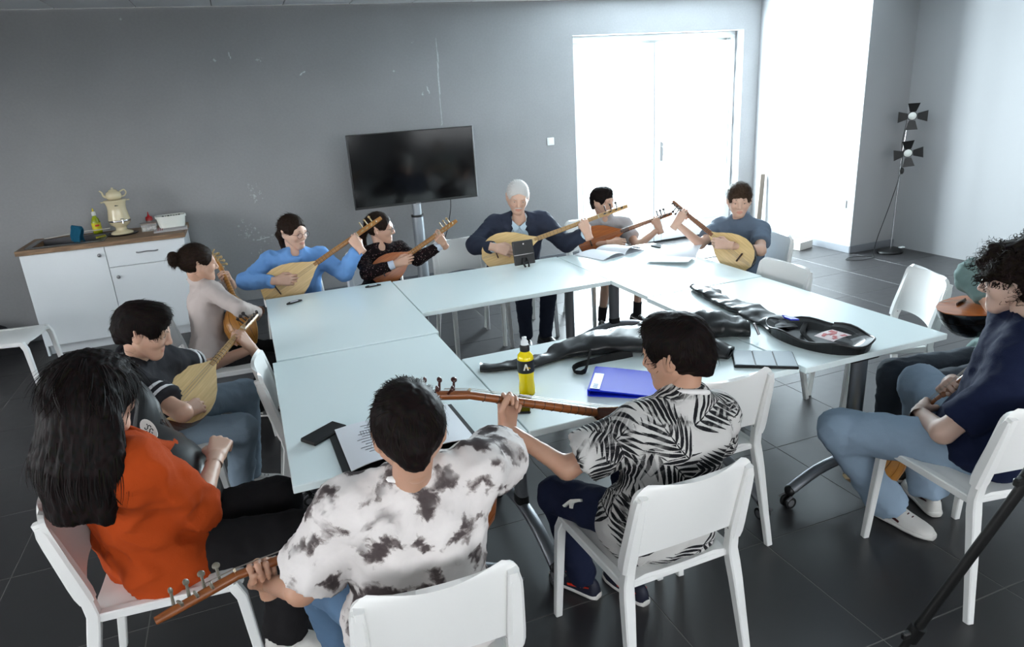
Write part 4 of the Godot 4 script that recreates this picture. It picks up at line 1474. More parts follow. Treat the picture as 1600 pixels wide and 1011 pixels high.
	part("neck_sleeve", bag_mesh([Vector3(3.615, TOP, 3.90), Vector3(3.575, TOP, 4.05), Vector3(3.53, TOP, 4.22), Vector3(3.53, TOP, 4.42), Vector3(3.53, TOP, 4.62), Vector3(3.52, TOP, 4.72)], [0.045, 0.06, 0.045, 0.055, 0.075, 0.09, 0.10], [0.014, 0.02, 0.02, 0.024, 0.024, 0.018, 0.012], 41, 0.012), vinyl, o)
	var ring := []
	for k in 41:
		var a := TAU * k / 40.0
		var px := Vector3(cos(a) * (0.135 + 0.02 * sin(a)), 0, sin(a) * 0.225)
		ring.append(Basis(Vector3.UP, 0.28) * px + Vector3(3.545, TOP, 4.865))
	mb2 = MB.new()
	var c0 := Vector3(3.545, TOP + 0.006, 4.865)
	for k in 40:
		var p: Vector3 = ring[k]
		var q: Vector3 = ring[k + 1]
		var up := Vector3.UP * (0.045 + 0.008 * sin(k * 0.9))
		var up2 := Vector3.UP * (0.045 + 0.008 * sin((k + 1) * 0.9))
		mb2.face([p, q, q + (q - c0) * 0.06 + up2, p + (p - c0) * 0.06 + up])
		mb2.face([p + (p - c0) * 0.06 + up, q + (q - c0) * 0.06 + up2, q - (q - c0) * 0.10 + up2 * 0.75, p - (p - c0) * 0.10 + up * 0.75])
		mb2.face([p - (p - c0) * 0.10 + up * 0.75, q - (q - c0) * 0.10 + up2 * 0.75, c0 + (q - c0) * 0.7 + Vector3.UP * 0.010, c0 + (p - c0) * 0.7 + Vector3.UP * 0.010])
		mb2.face([c0 + (p - c0) * 0.7 + Vector3.UP * 0.010, c0 + (q - c0) * 0.7 + Vector3.UP * 0.010, c0])
	part("body_shell", mb2, vinyl, o)
	mb2 = MB.new()
	var pipe := []
	for k in 41:
		var p: Vector3 = ring[k]
		pipe.append(p + (p - c0) * 0.065 + Vector3.UP * (0.045 + 0.008 * sin(k * 0.9)))
	mb2.tube(pipe, [0.0055], 6)
	part("piping", mb2, mat("piping_grey", Color(0.10, 0.10, 0.105), 0.3), o)
	mb2 = MB.new()
	mb2.tube(curve([Vector3(3.46, TOP + 0.02, 4.95), Vector3(3.50, TOP + 0.03, 4.83), Vector3(3.60, TOP + 0.035, 4.74), Vector3(3.66, TOP + 0.04, 4.70)], 12), [0.012], 8, 0.25)
	part("inner_strap", mb2, cloth("strap_black", Color.BLACK), o)
	var card := thing("red_card", "red and white printed card lying inside the opened gig bag", "card", Vector3(3.575, TOP + 0.034, 4.925), 0.15)
	mb2 = MB.new()
	mb2.slab(sheet_rows(0.125, 0.095, func(u, _v): return 0.005 * sin(u * 3.0)), 0.0015)
	part("card_sheet", mb2, mat("card_pale", Color(0.82, 0.74, 0.74), 0.4), card)
	var rng := RandomNumberGenerator.new()
	rng.seed = 5
	for k in 9:
		mb2 = MB.new()
		var w := rng.randf_range(0.012, 0.035)
		var xx := rng.randf_range(-0.045, 0.045)
		mb2.box(Vector3(xx, 0.0012 + 0.005 * sin((xx / 0.125 + 0.5) * 3.0), rng.randf_range(-0.035, 0.035)), Vector3(w, 0.0012, rng.randf_range(0.006, 0.02)), 0.0, Basis(Vector3.UP, rng.randf_range(-0.4, 0.4)))
		part("print_patch", mb2, mat("card_red", Color(0.68, 0.05, 0.06), 0.4), card)
	var tg := thing("luggage_tag", "bright blue tag clipped to the opened gig bag", "tag", Vector3(3.535, TOP + 0.062, 4.71), 0.3)
	mb2 = MB.new()
	mb2.prism(PackedVector2Array([Vector2(-0.035, -0.022), Vector2(0.02, -0.024), Vector2(0.03, -0.008), Vector2(0.055, -0.006), Vector2(0.055, 0.008), Vector2(0.03, 0.010), Vector2(0.02, 0.024), Vector2(-0.035, 0.022)]), 0.006, Transform3D(Basis(Vector3.RIGHT, -PI / 2) * Basis(Vector3.UP, 0.15) * Basis(Vector3.BACK, 1.1)))
	part("tag_plate", mb2, mat("tag_blue", Color(0.02, 0.13, 0.72), 0.3), tg)
# joints measured from the photograph (metres): hip, neck, head, shoulders, elbows, wrists, knees, ankles (left, right)
const JOINTS := {
	"man": [Vector3(3.170, 0.524, 2.123), Vector3(3.167, 0.959, 2.267), Vector3(3.165, 1.122, 2.281), Vector3(3.346, 0.919, 2.285), Vector3(3.006, 0.916, 2.181), Vector3(3.436, 0.803, 2.528), Vector3(2.788, 0.819, 2.338), Vector3(3.471, 0.915, 2.748), Vector3(2.863, 0.832, 2.575), Vector3(3.287, 0.489, 2.519), Vector3(3.071, 0.485, 2.521), Vector3(3.245, 0.091, 2.489), Vector3(3.104, 0.092, 2.443)],
	"boy5": [Vector3(3.991, 0.519, 2.093), Vector3(3.911, 0.862, 2.262), Vector3(3.904, 0.998, 2.229), Vector3(4.053, 0.806, 2.312), Vector3(3.783, 0.804, 2.186), Vector3(4.016, 0.648, 2.494), Vector3(3.641, 0.699, 2.355), Vector3(4.174, 0.789, 2.556), Vector3(3.835, 0.704, 2.457), Vector3(4.128, 0.446, 2.423), Vector3(3.829, 0.444, 2.414), Vector3(4.114, 0.092, 2.395), Vector3(3.804, 0.092, 2.363)],
	"boy6": [Vector3(4.492, 0.516, 3.222), Vector3(4.470, 0.923, 3.187), Vector3(4.436, 1.064, 3.211), Vector3(4.518, 0.861, 3.336), Vector3(4.418, 0.854, 3.041), Vector3(4.373, 0.775, 3.531), Vector3(4.199, 0.758, 3.137), Vector3(4.172, 0.826, 3.446), Vector3(4.090, 0.954, 3.134), Vector3(4.126, 0.457, 3.300), Vector3(4.133, 0.457, 3.104), Vector3(4.085, 0.091, 3.318), Vector3(4.086, 0.091, 3.083)],
	"girl3": [Vector3(2.100, 0.516, 2.120), Vector3(2.114, 0.872, 2.261), Vector3(2.126, 1.010, 2.231), Vector3(2.252, 0.833, 2.197), Vector3(1.967, 0.837, 2.214), Vector3(2.324, 0.796, 2.424), Vector3(1.978, 0.757, 2.440), Vector3(2.504, 0.868, 2.343), Vector3(2.144, 0.812, 2.554), Vector3(2.208, 0.443, 2.462), Vector3(2.009, 0.443, 2.466), Vector3(2.218, 0.092, 2.494), Vector3(2.001, 0.092, 2.495)],
	"girl2": [Vector3(1.500, 0.517, 2.191), Vector3(1.526, 0.916, 2.287), Vector3(1.535, 1.064, 2.270), Vector3(1.683, 0.866, 2.252), Vector3(1.372, 0.879, 2.228), Vector3(1.794, 0.757, 2.457), Vector3(1.235, 0.803, 2.433), Vector3(1.844, 0.960, 2.539), Vector3(1.362, 0.826, 2.617), Vector3(1.633, 0.457, 2.545), Vector3(1.424, 0.459, 2.562), Vector3(1.639, 0.091, 2.594), Vector3(1.420, 0.091, 2.596)],
	"girl1": [Vector3(0.933, 0.532, 2.865), Vector3(0.964, 0.927, 2.819), Vector3(0.967, 1.051, 2.880), Vector3(0.952, 0.868, 2.675), Vector3(1.009, 0.900, 2.966), Vector3(1.005, 0.792, 2.450), Vector3(1.147, 0.827, 3.153), Vector3(1.083, 0.823, 2.254), Vector3(1.239, 0.742, 2.980), Vector3(1.257, 0.428, 2.765), Vector3(1.250, 0.397, 2.925), Vector3(1.144, 0.092, 2.695), Vector3(1.109, 0.096, 2.744)],
	"boy12": [Vector3(0.756, 0.518, 3.822), Vector3(0.751, 0.902, 4.000), Vector3(0.807, 1.029, 4.063), Vector3(0.837, 0.823, 3.867), Vector3(0.734, 0.852, 4.167), Vector3(0.954, 0.696, 3.664), Vector3(0.861, 0.841, 4.400), Vector3(1.126, 0.816, 3.764), Vector3(0.965, 0.781, 4.200), Vector3(1.110, 0.506, 3.599), Vector3(1.084, 0.449, 3.908), Vector3(1.060, 0.093, 3.656), Vector3(1.012, 0.092, 3.796)],
	"girl11": [Vector3(0.819, 0.521, 4.840), Vector3(0.779, 0.953, 4.936), Vector3(0.798, 1.105, 4.978), Vector3(0.698, 0.881, 4.792), Vector3(0.871, 0.906, 5.081), Vector3(0.873, 0.717, 4.650), Vector3(0.986, 0.685, 4.958), Vector3(0.859, 0.679, 4.411), Vector3(1.039, 0.731, 4.725), Vector3(1.207, 0.487, 4.690), Vector3(1.262, 0.452, 4.899), Vector3(1.201, 0.091, 4.663), Vector3(1.149, 0.090, 4.881)],
	"boy10": [Vector3(1.544, 0.526, 5.547), Vector3(1.547, 0.954, 5.565), Vector3(1.552, 1.099, 5.610), Vector3(1.389, 0.902, 5.529), Vector3(1.718, 0.931, 5.567), Vector3(1.251, 0.675, 5.534), Vector3(1.863, 0.838, 5.362), Vector3(1.165, 0.660, 5.319), Vector3(1.742, 0.766, 5.177), Vector3(1.279, 0.503, 5.196), Vector3(1.706, 0.468, 5.185), Vector3(1.339, 0.094, 5.140), Vector3(1.719, 0.091, 5.199)],
	"boy9": [Vector3(2.335, 0.523, 5.462), Vector3(2.446, 0.920, 5.442), Vector3(2.428, 1.063, 5.413), Vector3(2.279, 0.860, 5.434), Vector3(2.582, 0.818, 5.417), Vector3(2.087, 0.705, 5.358), Vector3(2.668, 0.614, 5.283), Vector3(2.006, 0.871, 5.227), Vector3(2.529, 0.705, 5.129), Vector3(2.142, 0.471, 5.100), Vector3(2.441, 0.451, 5.104), Vector3(2.247, 0.093, 5.090), Vector3(2.406, 0.091, 5.192)],
	"youth": [Vector3(3.692, 0.517, 5.544), Vector3(3.765, 0.980, 5.621), Vector3(3.803, 1.100, 5.504), Vector3(3.641, 0.819, 5.665), Vector3(3.882, 0.974, 5.457), Vector3(3.397, 0.652, 5.698), Vector3(3.856, 0.688, 5.373), Vector3(3.483, 0.608, 5.455), Vector3(3.980, 0.528, 5.209), Vector3(3.414, 0.443, 5.159), Vector3(3.883, 0.540, 5.138), Vector3(3.642, 0.092, 5.251), Vector3(3.858, 0.094, 5.261)],
	"p7": [Vector3(4.371, 0.524, 5.182), Vector3(4.465, 0.974, 5.262), Vector3(4.424, 1.135, 5.271), Vector3(4.359, 0.913, 5.410), Vector3(4.562, 0.881, 5.125), Vector3(4.264, 0.675, 5.549), Vector3(4.304, 0.933, 4.999), Vector3(4.302, 0.871, 5.391), Vector3(4.217, 0.801, 5.199), Vector3(3.973, 0.492, 5.110), Vector3(4.012, 0.475, 4.902), Vector3(4.046, 0.091, 5.101), Vector3(4.082, 0.090, 4.848)],
}
# ---------------------------------------------------------------- long-necked lutes
func lute(label: String, tail: Vector3, tip: Vector3, nrm: Vector3, o: Dictionary) -> Dictionary:
	var X := (tip - tail).normalized()
	var Z := (nrm - X * nrm.dot(X)).normalized()
	var Y := Z.cross(X)
	var L := (tip - tail).length()
	var Lb: float = L * o.get("bowl", 0.41)
	var t := thing("long_necked_lute", label, "lute", Vector3.ZERO, 0.0, "long-necked lutes of the class")
	t.transform = Transform3D(Basis(X, Y, Z), tail)
	var W := Lb * 0.315
	var D := Lb * 0.40
	var ts := [0.0, 0.02, 0.06, 0.13, 0.24, 0.38, 0.52, 0.66, 0.80, 0.92, 1.0]
	var ws := [0.02, 0.30, 0.54, 0.78, 0.95, 1.0, 0.93, 0.76, 0.50, 0.25, 0.13]
	var ds := [0.02, 0.30, 0.55, 0.80, 0.97, 1.0, 0.92, 0.75, 0.50, 0.28, 0.16]
	var N := 9
	var bowl_mat: Material = o.bowl_mat
	var line := MB.new()
	# dark shell under the staves shows as the joints between them
	var g0 := []
	for i in 25:
		var u := i / 24.0
		var l := []
		for j in 13:
			var a := PI * j / 12.0
			l.append(Vector3(u * Lb, cos(a) * W * lerp_table(u, ts, ws) * 0.985, -sin(a) * D * lerp_table(u, ts, ds) * 0.985))
		g0.append(l)
	line.slab(g0, 0.001)
	var bowl := part("bowl", line, mat("joint_dark", Color(0.10, 0.05, 0.025), 0.5), t)
	for s in N:
		var g := []
		for i in 25:
			var u := i / 24.0
			var l := []
			for j in 4:
				var a := PI * (s + 0.035 + 0.93 * j / 3.0) / N
				l.append(Vector3(u * Lb, cos(a) * W * lerp_table(u, ts, ws), -sin(a) * D * lerp_table(u, ts, ds)))
			g.append(l)
		var mb := MB.new()
		mb.slab(g, 0.002)
		part("stave", mb, bowl_mat, bowl)
	var sb := []
	for i in 25:
		var u := i / 24.0
		var w := W * lerp_table(u, ts, ws) * 1.005
		var l := []
		for j in 9:
			var a := j / 4.0 - 1.0
			l.append(Vector3(u * Lb, a * w, 0.005 * (1.0 - a * a) * sin(PI * minf(u * 1.1, 1.0))))
		sb.append(l)
	var mb2 := MB.new()
	mb2.slab(sb, 0.004)
	var top := part("soundboard", mb2, o.top_mat, t)
	mb2 = MB.new()
	mb2.box(Vector3(Lb * 0.26, 0, 0.012), Vector3(0.008, 0.07 * Lb / 0.4, 0.014), 0.002)
	part("bridge", mb2, mat("bridge_brown", Color(0.22, 0.11, 0.05), 0.5), top)
	if o.has("hole"):
		mb2 = MB.new()
		mb2.lathe([Vector2(0, 0.002), Vector2(0.024, 0.002), Vector2(0.025, 0)], 18, Transform3D(Basis(Vector3.BACK, PI / 2) , Vector3(Lb * 0.045, 0, -D * 0.52)))
		part("sound_hole", mb2, mat("hole_black", Color(0.008, 0.006, 0.005), 0.9), bowl)
	if o.has("rose"):
		mb2 = MB.new()
		for k in 5:
			var a := TAU * k / 5
			mb2.ball(Vector3(Lb * 0.30 + cos(a) * 0.013, -W * 0.80 + sin(a) * 0.004, -D * 0.62 + sin(a) * 0.013), Vector3(0.008, 0.004, 0.008))
		part("emblem", mb2, mat("emblem_gold", Color(0.45, 0.33, 0.16), 0.5), bowl)
	# neck, frets, head
	var nl := L - Lb - 0.21 * L
	var n0 := Lb - 0.02
	var n1 := Lb + nl
	var neck_mat: Material = o.neck_mat
	mb2 = MB.new()
	mb2.tube([Vector3(n0, 0, -0.010), Vector3(n1, 0, -0.008)], [0.0175, 0.0145], 14, 0.82, 2.6, Y_LOCAL)
	var neck := part("neck", mb2, neck_mat, t)
	if o.has("heel"):
		mb2 = MB.new()
		mb2.tube([Vector3(n0, 0, -0.010), Vector3(n0 + 0.07, 0, -0.010)], [0.0185, 0.0178], 14, 0.84, 2.6, Y_LOCAL)
		part("heel", mb2, o.heel, neck)
	mb2 = MB.new()
	var ring := []
	for k in 15:
		var a := TAU * k / 14
		ring.append(Vector3(0, cos(a), sin(a) * 0.85))
	mb2.tube(ring, [0.07], 5, 1.0, 2.0, Vector3.RIGHT, false)
	var fr := mb2.done()
	var nf := 17
	for k in nf:
		var u := 1.0 - pow(0.9439, 1.15 * (k + 1.0)) 
		var x := n1 - u * (n1 - Lb * 0.26) * 0.98
		if x < n0 + 0.02: break
		var r := lerpf(0.0175, 0.0145, (x - n0) / (n1 - n0)) + 0.0004
		var f := inst("fret", fr, o.get("fret_mat", mat("fret_dark", Color(0.10, 0.06, 0.03), 0.5)), neck)
		f.transform = Transform3D(Basis.from_scale(Vector3(r, r, r)), Vector3(x, 0, -0.0095))
	if o.has("dots"):
		for k in 5:
			mb2 = MB.new()
			mb2.box(Vector3(n1 - 0.05 - k * k * 0.012 - k * 0.04, 0.0, 0.0052), Vector3(0.012, 0.010, 0.002), 0.0005)
			part("inlay", mb2, mat("inlay_white", Color(0.8, 0.8, 0.78), 0.4), neck)
	mb2 = MB.new()
	mb2.box(Vector3(n1, 0, 0.006), Vector3(0.006, 0.028, 0.010), 0.001)
	part("nut", mb2, mat("bone", Color(0.75, 0.70, 0.6), 0.5), neck)
	var hp := []
	for k in 7:
		var u := k / 6.0
		hp.append(Vector3(n1 + u * (L - n1), 0, -0.008 - 0.035 * u))
	mb2 = MB.new()
	mb2.tube(hp, [0.0150, 0.0155, 0.0155, 0.0155, 0.0150, 0.0145, 0.0125], 12, 0.85, 3.5, Y_LOCAL)
	var head := part("headstock", mb2, neck_mat, t)
	mb2 = MB.new()
	mb2.tube([Vector3(0, 0, 0), Vector3(0, 0, 0.034)], [0.0048, 0.0038], 8)
	mb2.ball(Vector3(0, 0, 0.041), Vector3(0.0105, 0.0045, 0.0095))
	var peg := mb2.done()
	var np := 0
	for side in 2:
		for k in [4, 3][side]:
			var u: float = 0.20 + k * 0.19 + side * 0.09
			var p := inst("peg", peg, o.peg_mat, head)
			var at := Vector3(n1 + u * (L - n1), 0, -0.008 - 0.035 * u)
			p.transform = Transform3D(Basis(Vector3.RIGHT, [0.0, -1.45][side]) * Basis(Vector3.BACK, 0.4 * np), at + [Vector3(0, 0, 0.010), Vector3(0, 0.010, 0)][side])
			np += 1
	for k in 3:
		mb2 = MB.new()
		var y := (k - 1) * 0.008
		mb2.tube([Vector3(0.004, y * 0.6, 0.002), Vector3(Lb * 0.26, y * 1.4, 0.020), Vector3(n1, y, 0.012), Vector3(n1 + 0.08, y * 0.6, 0.002)], [0.0007], 4)
		part("string", mb2, mat("string_steel", Color(0.6, 0.58, 0.55), 0.3, 0.9), t)
	return {"X": X, "Y": Y, "Z": Z, "L": L, "Lb": Lb, "tail": tail, "node": t}

const Y_LOCAL := Vector3(0, 1, 0)

func wood(key: String, dark: Color, light: Color, rough := 0.32) -> StandardMaterial3D:
	if M.has(key): return M[key]
	var m := mat(key, Color.WHITE, rough)
	var nt := NoiseTexture2D.new()
	nt.width = 256; nt.height = 256; nt.seamless = true
	nt.noise = noise(key.hash() % 1000, 0.02, 4)
	var g := Gradient.new()
	g.set_color(0, dark); g.set_color(1, light)
	nt.color_ramp = g
	m.albedo_texture = nt
	m.uv1_triplanar = true
	m.uv1_scale = Vector3(0.9, 14.0, 14.0)
	return m

# ---------------------------------------------------------------- bodies
var head_skin: MB
var head_eyes: MB
var head_brow: MB
var hand_open: MB
var hand_grip: MB

func make_head() -> void:
	var x := Vox.new(Vector3(-0.10, -0.19, -0.125), Vector3(0.10, 0.125, 0.125), 0.0042)
	x.ell(Vector3(0, 0.030, -0.014), Vector3(0.074, 0.083, 0.094), 0.01)
	x.cap(Vector3(0, -0.010, 0.040), Vector3(0, -0.082, 0.060), 0.052, 0.024, 0.03)
	for s in [-1.0, 1.0]:
		x.cap(Vector3(s * 0.050, -0.030, 0.008), Vector3(s * 0.016, -0.086, 0.056), 0.026, 0.020, 0.03)
		x.ell(Vector3(s * 0.035, -0.022, 0.056), Vector3(0.026, 0.024, 0.026), 0.02)
	x.cap(Vector3(-0.032, 0.024, 0.068), Vector3(0.032, 0.024, 0.068), 0.016, 0.016, 0.02)
	for s in [-1.0, 1.0]:
		x.sub(Vector3(s * 0.031, 0.004, 0.104), Vector3(s * 0.033, 0.004, 0.104), 0.018, 0.018, 0.012)
	for s in [-1.0, 1.0]:
		x.cap(Vector3(s * 0.019, 0.0095, 0.0795), Vector3(s * 0.043, 0.0090, 0.0740), 0.0062, 0.0055, 0.004)
		x.cap(Vector3(s * 0.020, -0.0065, 0.0785), Vector3(s * 0.042, -0.0060, 0.0735), 0.0048, 0.0045, 0.004)
	x.cap(Vector3(0, 0.016, 0.084), Vector3(0, -0.024, 0.103), 0.008, 0.0105, 0.012)
	for s in [-1.0, 1.0]:
		x.cap(Vector3(s * 0.010, -0.028, 0.092), Vector3(s * 0.011, -0.029, 0.094), 0.008, 0.008, 0.008)
		x.ell(Vector3(s * 0.076, -0.002, -0.010), Vector3(0.008, 0.030, 0.019), 0.008)
		x.cap(Vector3(s * 0.079, -0.022, -0.004), Vector3(s * 0.083, 0.022, -0.020), 0.006, 0.007, 0.006)
	x.cap(Vector3(-0.016, -0.0555, 0.079), Vector3(0.016, -0.0555, 0.079), 0.0065, 0.0065, 0.006)
	x.cap(Vector3(-0.014, -0.066, 0.078), Vector3(0.014, -0.066, 0.078), 0.007, 0.007, 0.006)
	x.cap(Vector3(0, -0.045, -0.012), Vector3(0, -0.085, -0.006), 0.044, 0.034, 0.03)
	head_skin = MB.new()
	x.mesh(head_skin)
	for i in head_skin.v.size():
		var p := head_skin.v[i]
		var c := Color.WHITE
		var lip := Vector2(p.x / 0.022, (p.y + 0.0605) / 0.0105).length()
		if p.z > 0.07 and lip < 1.0: c = c.lerp(Color(0.86, 0.56, 0.56), 0.8)
		head_skin.col[i] = c
	head_eyes = MB.new()
	for s in [-1.0, 1.0]:
		head_eyes.tint = Color(0.62, 0.60, 0.57)
		head_eyes.ball(Vector3(s * 0.031, 0.002, 0.0715), Vector3.ONE * 0.0118, Basis(), 12, 10)
		head_eyes.tint = Color(0.035, 0.018, 0.010)
		head_eyes.ball(Vector3(s * 0.0305, 0.0018, 0.0790), Vector3(0.0064, 0.0064, 0.0048), Basis(), 10, 6)
	head_brow = MB.new()
	for s in [-1.0, 1.0]:
		head_brow.tube(curve([Vector3(s * 0.012, 0.0215, 0.0865), Vector3(s * 0.030, 0.0275, 0.0845), Vector3(s * 0.050, 0.0215, 0.0690)], 8), [0.0022, 0.0032, 0.0034, 0.0034, 0.0033, 0.003, 0.0026, 0.002, 0.0012], 6, 0.6)
		# upper lid
		head_brow.tube(curve([Vector3(s * 0.020, 0.0045, 0.0838), Vector3(s * 0.031, 0.0058, 0.0838), Vector3(s * 0.043, 0.0040, 0.0785)], 8), [0.0012], 5)

# a right hand: wrist at 0, fingers towards +x, thumb side +y, palm -z
func make_hand(curl: Array, spread: float, thumb: Array) -> MB:
	var x := Vox.new(Vector3(-0.05, -0.065, -0.09), Vector3(0.20, 0.085, 0.045), 0.0036)
	var ky := [0.030, 0.0105, -0.0095, -0.028]
	var kx := [0.088, 0.092, 0.087, 0.078]
	var ln := [[0.040, 0.025, 0.019], [0.044, 0.028, 0.020], [0.041, 0.026, 0.019], [0.032, 0.019, 0.017]]
	x.cap(Vector3(-0.045, 0.006, 0), Vector3(0.0, 0.006, 0), 0.024, 0.022, 0.012)
	x.cap(Vector3(-0.045, -0.006, 0), Vector3(0.0, -0.006, 0), 0.024, 0.022, 0.012)
	for f in 4:
		x.cap(Vector3(0.006, ky[f] * 0.55, -0.002), Vector3(kx[f], ky[f], 0.0), 0.0165, 0.0115, 0.012)
	x.cap(Vector3(0.015, 0.018, -0.010), Vector3(0.05, 0.026, -0.012), 0.016, 0.012, 0.012)
	for f in 4:
		var p := Vector3(kx[f], ky[f], 0.0)
		var a := 0.0
		var r := [0.0098, 0.0102, 0.0096, 0.0084][f] as float
		for k in 3:
			a += curl[k] * (1.0 + 0.06 * f)
			var q := p + Vector3(cos(a), spread * (1.5 - f) * cos(a), -sin(a)) * (ln[f][k] as float)
			x.cap(p, q, r, r * 0.90, 0.0035)
			p = q
			r *= 0.90
	for k in thumb.size() - 1:
		x.cap(thumb[k], thumb[k + 1], [0.0145, 0.0120, 0.0105][k], [0.0120, 0.0105, 0.0085][k], 0.004)
	var mb := MB.new()
	x.mesh(mb)
	return mb

func tinted(dst: MB, src: MB, xf: Transform3D, c: Color) -> void:
	var f := dst.v.size()
	dst.add(src, xf)
	for i in range(f, dst.v.size()):
		var k := dst.col[i]
		dst.col[i] = Color(k.r * c.r, k.g * c.g, k.b * c.b)

func two_bone(sh: Vector3, wr: Vector3, hint: Vector3, l1: float, l2: float) -> Vector3:
	var d := wr - sh
	var l := d.length()
	var k := maxf(1.0, l / ((l1 + l2) * 0.985))
	l1 *= k; l2 *= k
	var a := (l1 * l1 - l2 * l2 + l * l) / (2.0 * l)
	var h := sqrt(maxf(l1 * l1 - a * a, 0.0))
	var u := d / l
	var o := hint - sh
	o = (o - u * o.dot(u)).normalized()
	return sh + u * a + o * h

func folds(mb: MB, seed_: int, amp: float, freq := 9.0) -> void:
	var nz := noise(seed_, freq, 2)
	for i in mb.v.size():
		var p := mb.v[i]
		var k := nz.get_noise_3d(p.x, p.y * 0.6, p.z)
		var r := 1.0 - absf(nz.get_noise_3d(p.z * 0.8 + 7.0, p.x + p.y * 0.5, p.y)) * 3.0
		mb.v[i] = p + mb.n[i] * amp * (k * 1.2 + maxf(r, 0.0) * 0.7)
	renormal(mb)

func renormal(mb: MB) -> void:
	var acc := PackedVector3Array()
	acc.resize(mb.v.size())
	for i in range(0, mb.ix.size(), 3):
		var a := mb.ix[i]
		var b := mb.ix[i + 1]
		var c := mb.ix[i + 2]
		var m := (mb.v[b] - mb.v[a]).cross(mb.v[c] - mb.v[a])
		if m.dot(mb.n[a]) < 0: m = -m
		acc[a] += m; acc[b] += m; acc[c] += m
	for i in mb.v.size():
		if acc[i].length_squared() > 0: mb.n[i] = acc[i].normalized()

func shoe(parent: Node3D, an: Vector3, toe: Vector3, s: float, upper: Material, sole: Material, extra: Material) -> void:
	var f := Vector3(toe.x, 0, toe.z).normalized()
	var B := Basis(f, Vector3.UP, f.cross(Vector3.UP))
	var xf := Transform3D(B, Vector3(an.x, maxf(an.y - 0.09, 0.0), an.z))
	var xs := [-0.075, -0.06, -0.02, 0.03, 0.08, 0.125, 0.16, 0.178]
	var hw := [0.018, 0.030, 0.034, 0.037, 0.044, 0.044, 0.034, 0.014]
	var ht := [0.055, 0.085, 0.092, 0.085, 0.062, 0.050, 0.042, 0.028]
	for layer in 2:
		var mb := MB.new()
		var n := 24
		var seg := 16
		for i in n + 1:
			var u := i / float(n)
			var x := lerpf(-0.075, 0.178, u)
			var w := lerp_table(x, xs, hw) + (0.004 if layer else 0.0)
			var h := lerp_table(x, xs, ht)
			for j in seg + 1:
				var a := TAU * j / seg
				var ca := signf(cos(a)) * pow(absf(cos(a)), 0.75)
				var sa := signf(sin(a)) * pow(absf(sin(a)), 0.7)
				var y := (0.012 + sa * 0.013) if layer else (0.022 + maxf(sa, -0.2) * (h - 0.022))
				var zz := ca * w * (1.0 if layer else (1.0 - 0.28 * maxf(sa, 0.0) * (1.0 if x < 0.05 else 0.6)))
				mb.put(xf * (Vector3(x * (1.02 if layer else 1.0), y, zz) * s), (B * Vector3(0, sa, ca)).normalized())
		for i in n:
			for j in seg:
				var a := i * (seg + 1) + j
				mb.quad(a, a + 1, a + seg + 2, a + seg + 1)
		for e in [0, n]:
			var c := mb.put(xf * (Vector3(xs[0] if e == 0 else xs[-1], 0.015 if layer else 0.03, 0) * s), f * (-1.0 if e == 0 else 1.0))
			for j in seg: mb.tri(c, e * (seg + 1) + j, e * (seg + 1) + j + 1)
		renormal(mb)
		if layer == 0:
			part("shoe", mb, upper, parent)
		else:
			part("sole", mb, sole, parent.get_child(parent.get_child_count() - 1))
	var sh := parent.get_child(parent.get_child_count() - 1)
	for k in 4:
		var mb := MB.new()
		var x := 0.035 + k * 0.018
		var h := lerp_table(x, xs, ht)
		mb.tube([xf * (Vector3(x, h - 0.012, -0.020) * s), xf * (Vector3(x + 0.004, h + 0.001, 0) * s), xf * (Vector3(x, h - 0.012, 0.020) * s)], [0.0028], 5)
		part("lace", mb, extra, sh)
	for sd in [-1.0, 1.0]:
		var mb := MB.new()
		var h := 0.0
		var l := []
		for k in 7:
			var x := lerpf(0.06, -0.045, k / 6.0)
			var w := lerp_table(x, xs, hw)
			l.append(xf * (Vector3(x, lerpf(0.032, 0.056, k / 6.0), sd * (w * 0.93 + 0.001)) * s))
		mb.tube(l, [0.006, 0.007, 0.007, 0.006, 0.005, 0.004, 0.003], 6, 0.35, 2.0, Vector3.UP)
		part("side_stripe", mb, extra, sh)

# strands on a hair volume: short ribbons that follow the flow
func strands(mb: MB, count: int, rng: RandomNumberGenerator, flow: Callable, length: float, lift: float, width: float, c: Color, curl := 0.0, jit := 0.16) -> void:
	var base := mb.v.size()
	if base == 0: return
	for s in count:
		var i := rng.randi() % base
		var p := mb.v[i]
		var m := mb.n[i]
		if jit > 0.1 and p.y < -0.045 or p.y < -0.21: continue
		var d: Vector3 = flow.call(p, m)
		d = d - m * d.dot(m)
		if d.length() < 0.05: continue
		d = (d.normalized() + Vector3(rng.randfn(), rng.randfn(), rng.randfn()) * jit).normalized()
		var side := d.cross(m).normalized()
		var L := length * rng.randf_range(0.6, 1.3)
		var w := width * rng.randf_range(0.6, 1.3)
		var k := rng.randf_range(0.75, 1.5)
		mb.tint = Color(c.r * k, c.g * k, c.b * k)
		var f := mb.v.size()
		var ph := rng.randf() * TAU
		var steps := 4 if curl == 0.0 else 9
		for j in steps + 1:
			var u := j / float(steps)
			var q := p - m * 0.003 + d * (L * u) + m * (lift * sin(u * PI * 0.8) * (1.0 if curl == 0.0 else 1.6))
			if curl > 0.0: q += (side * cos(ph + u * 9.0) + m * sin(ph + u * 9.0)) * curl * (0.3 + u) + m * curl
			q -= m * (L * L * u * u * 3.0)
			var ww := w * (1.0 - 0.75 * u * u)
			var nn := (m + side * 0.5).normalized()
			mb.put(q - side * ww, (m - side * 0.5).normalized())
			mb.put(q + side * ww, nn)
		for j in steps:
			var a := f + j * 2
			mb.quad(a, a + 1, a + 3, a + 2)

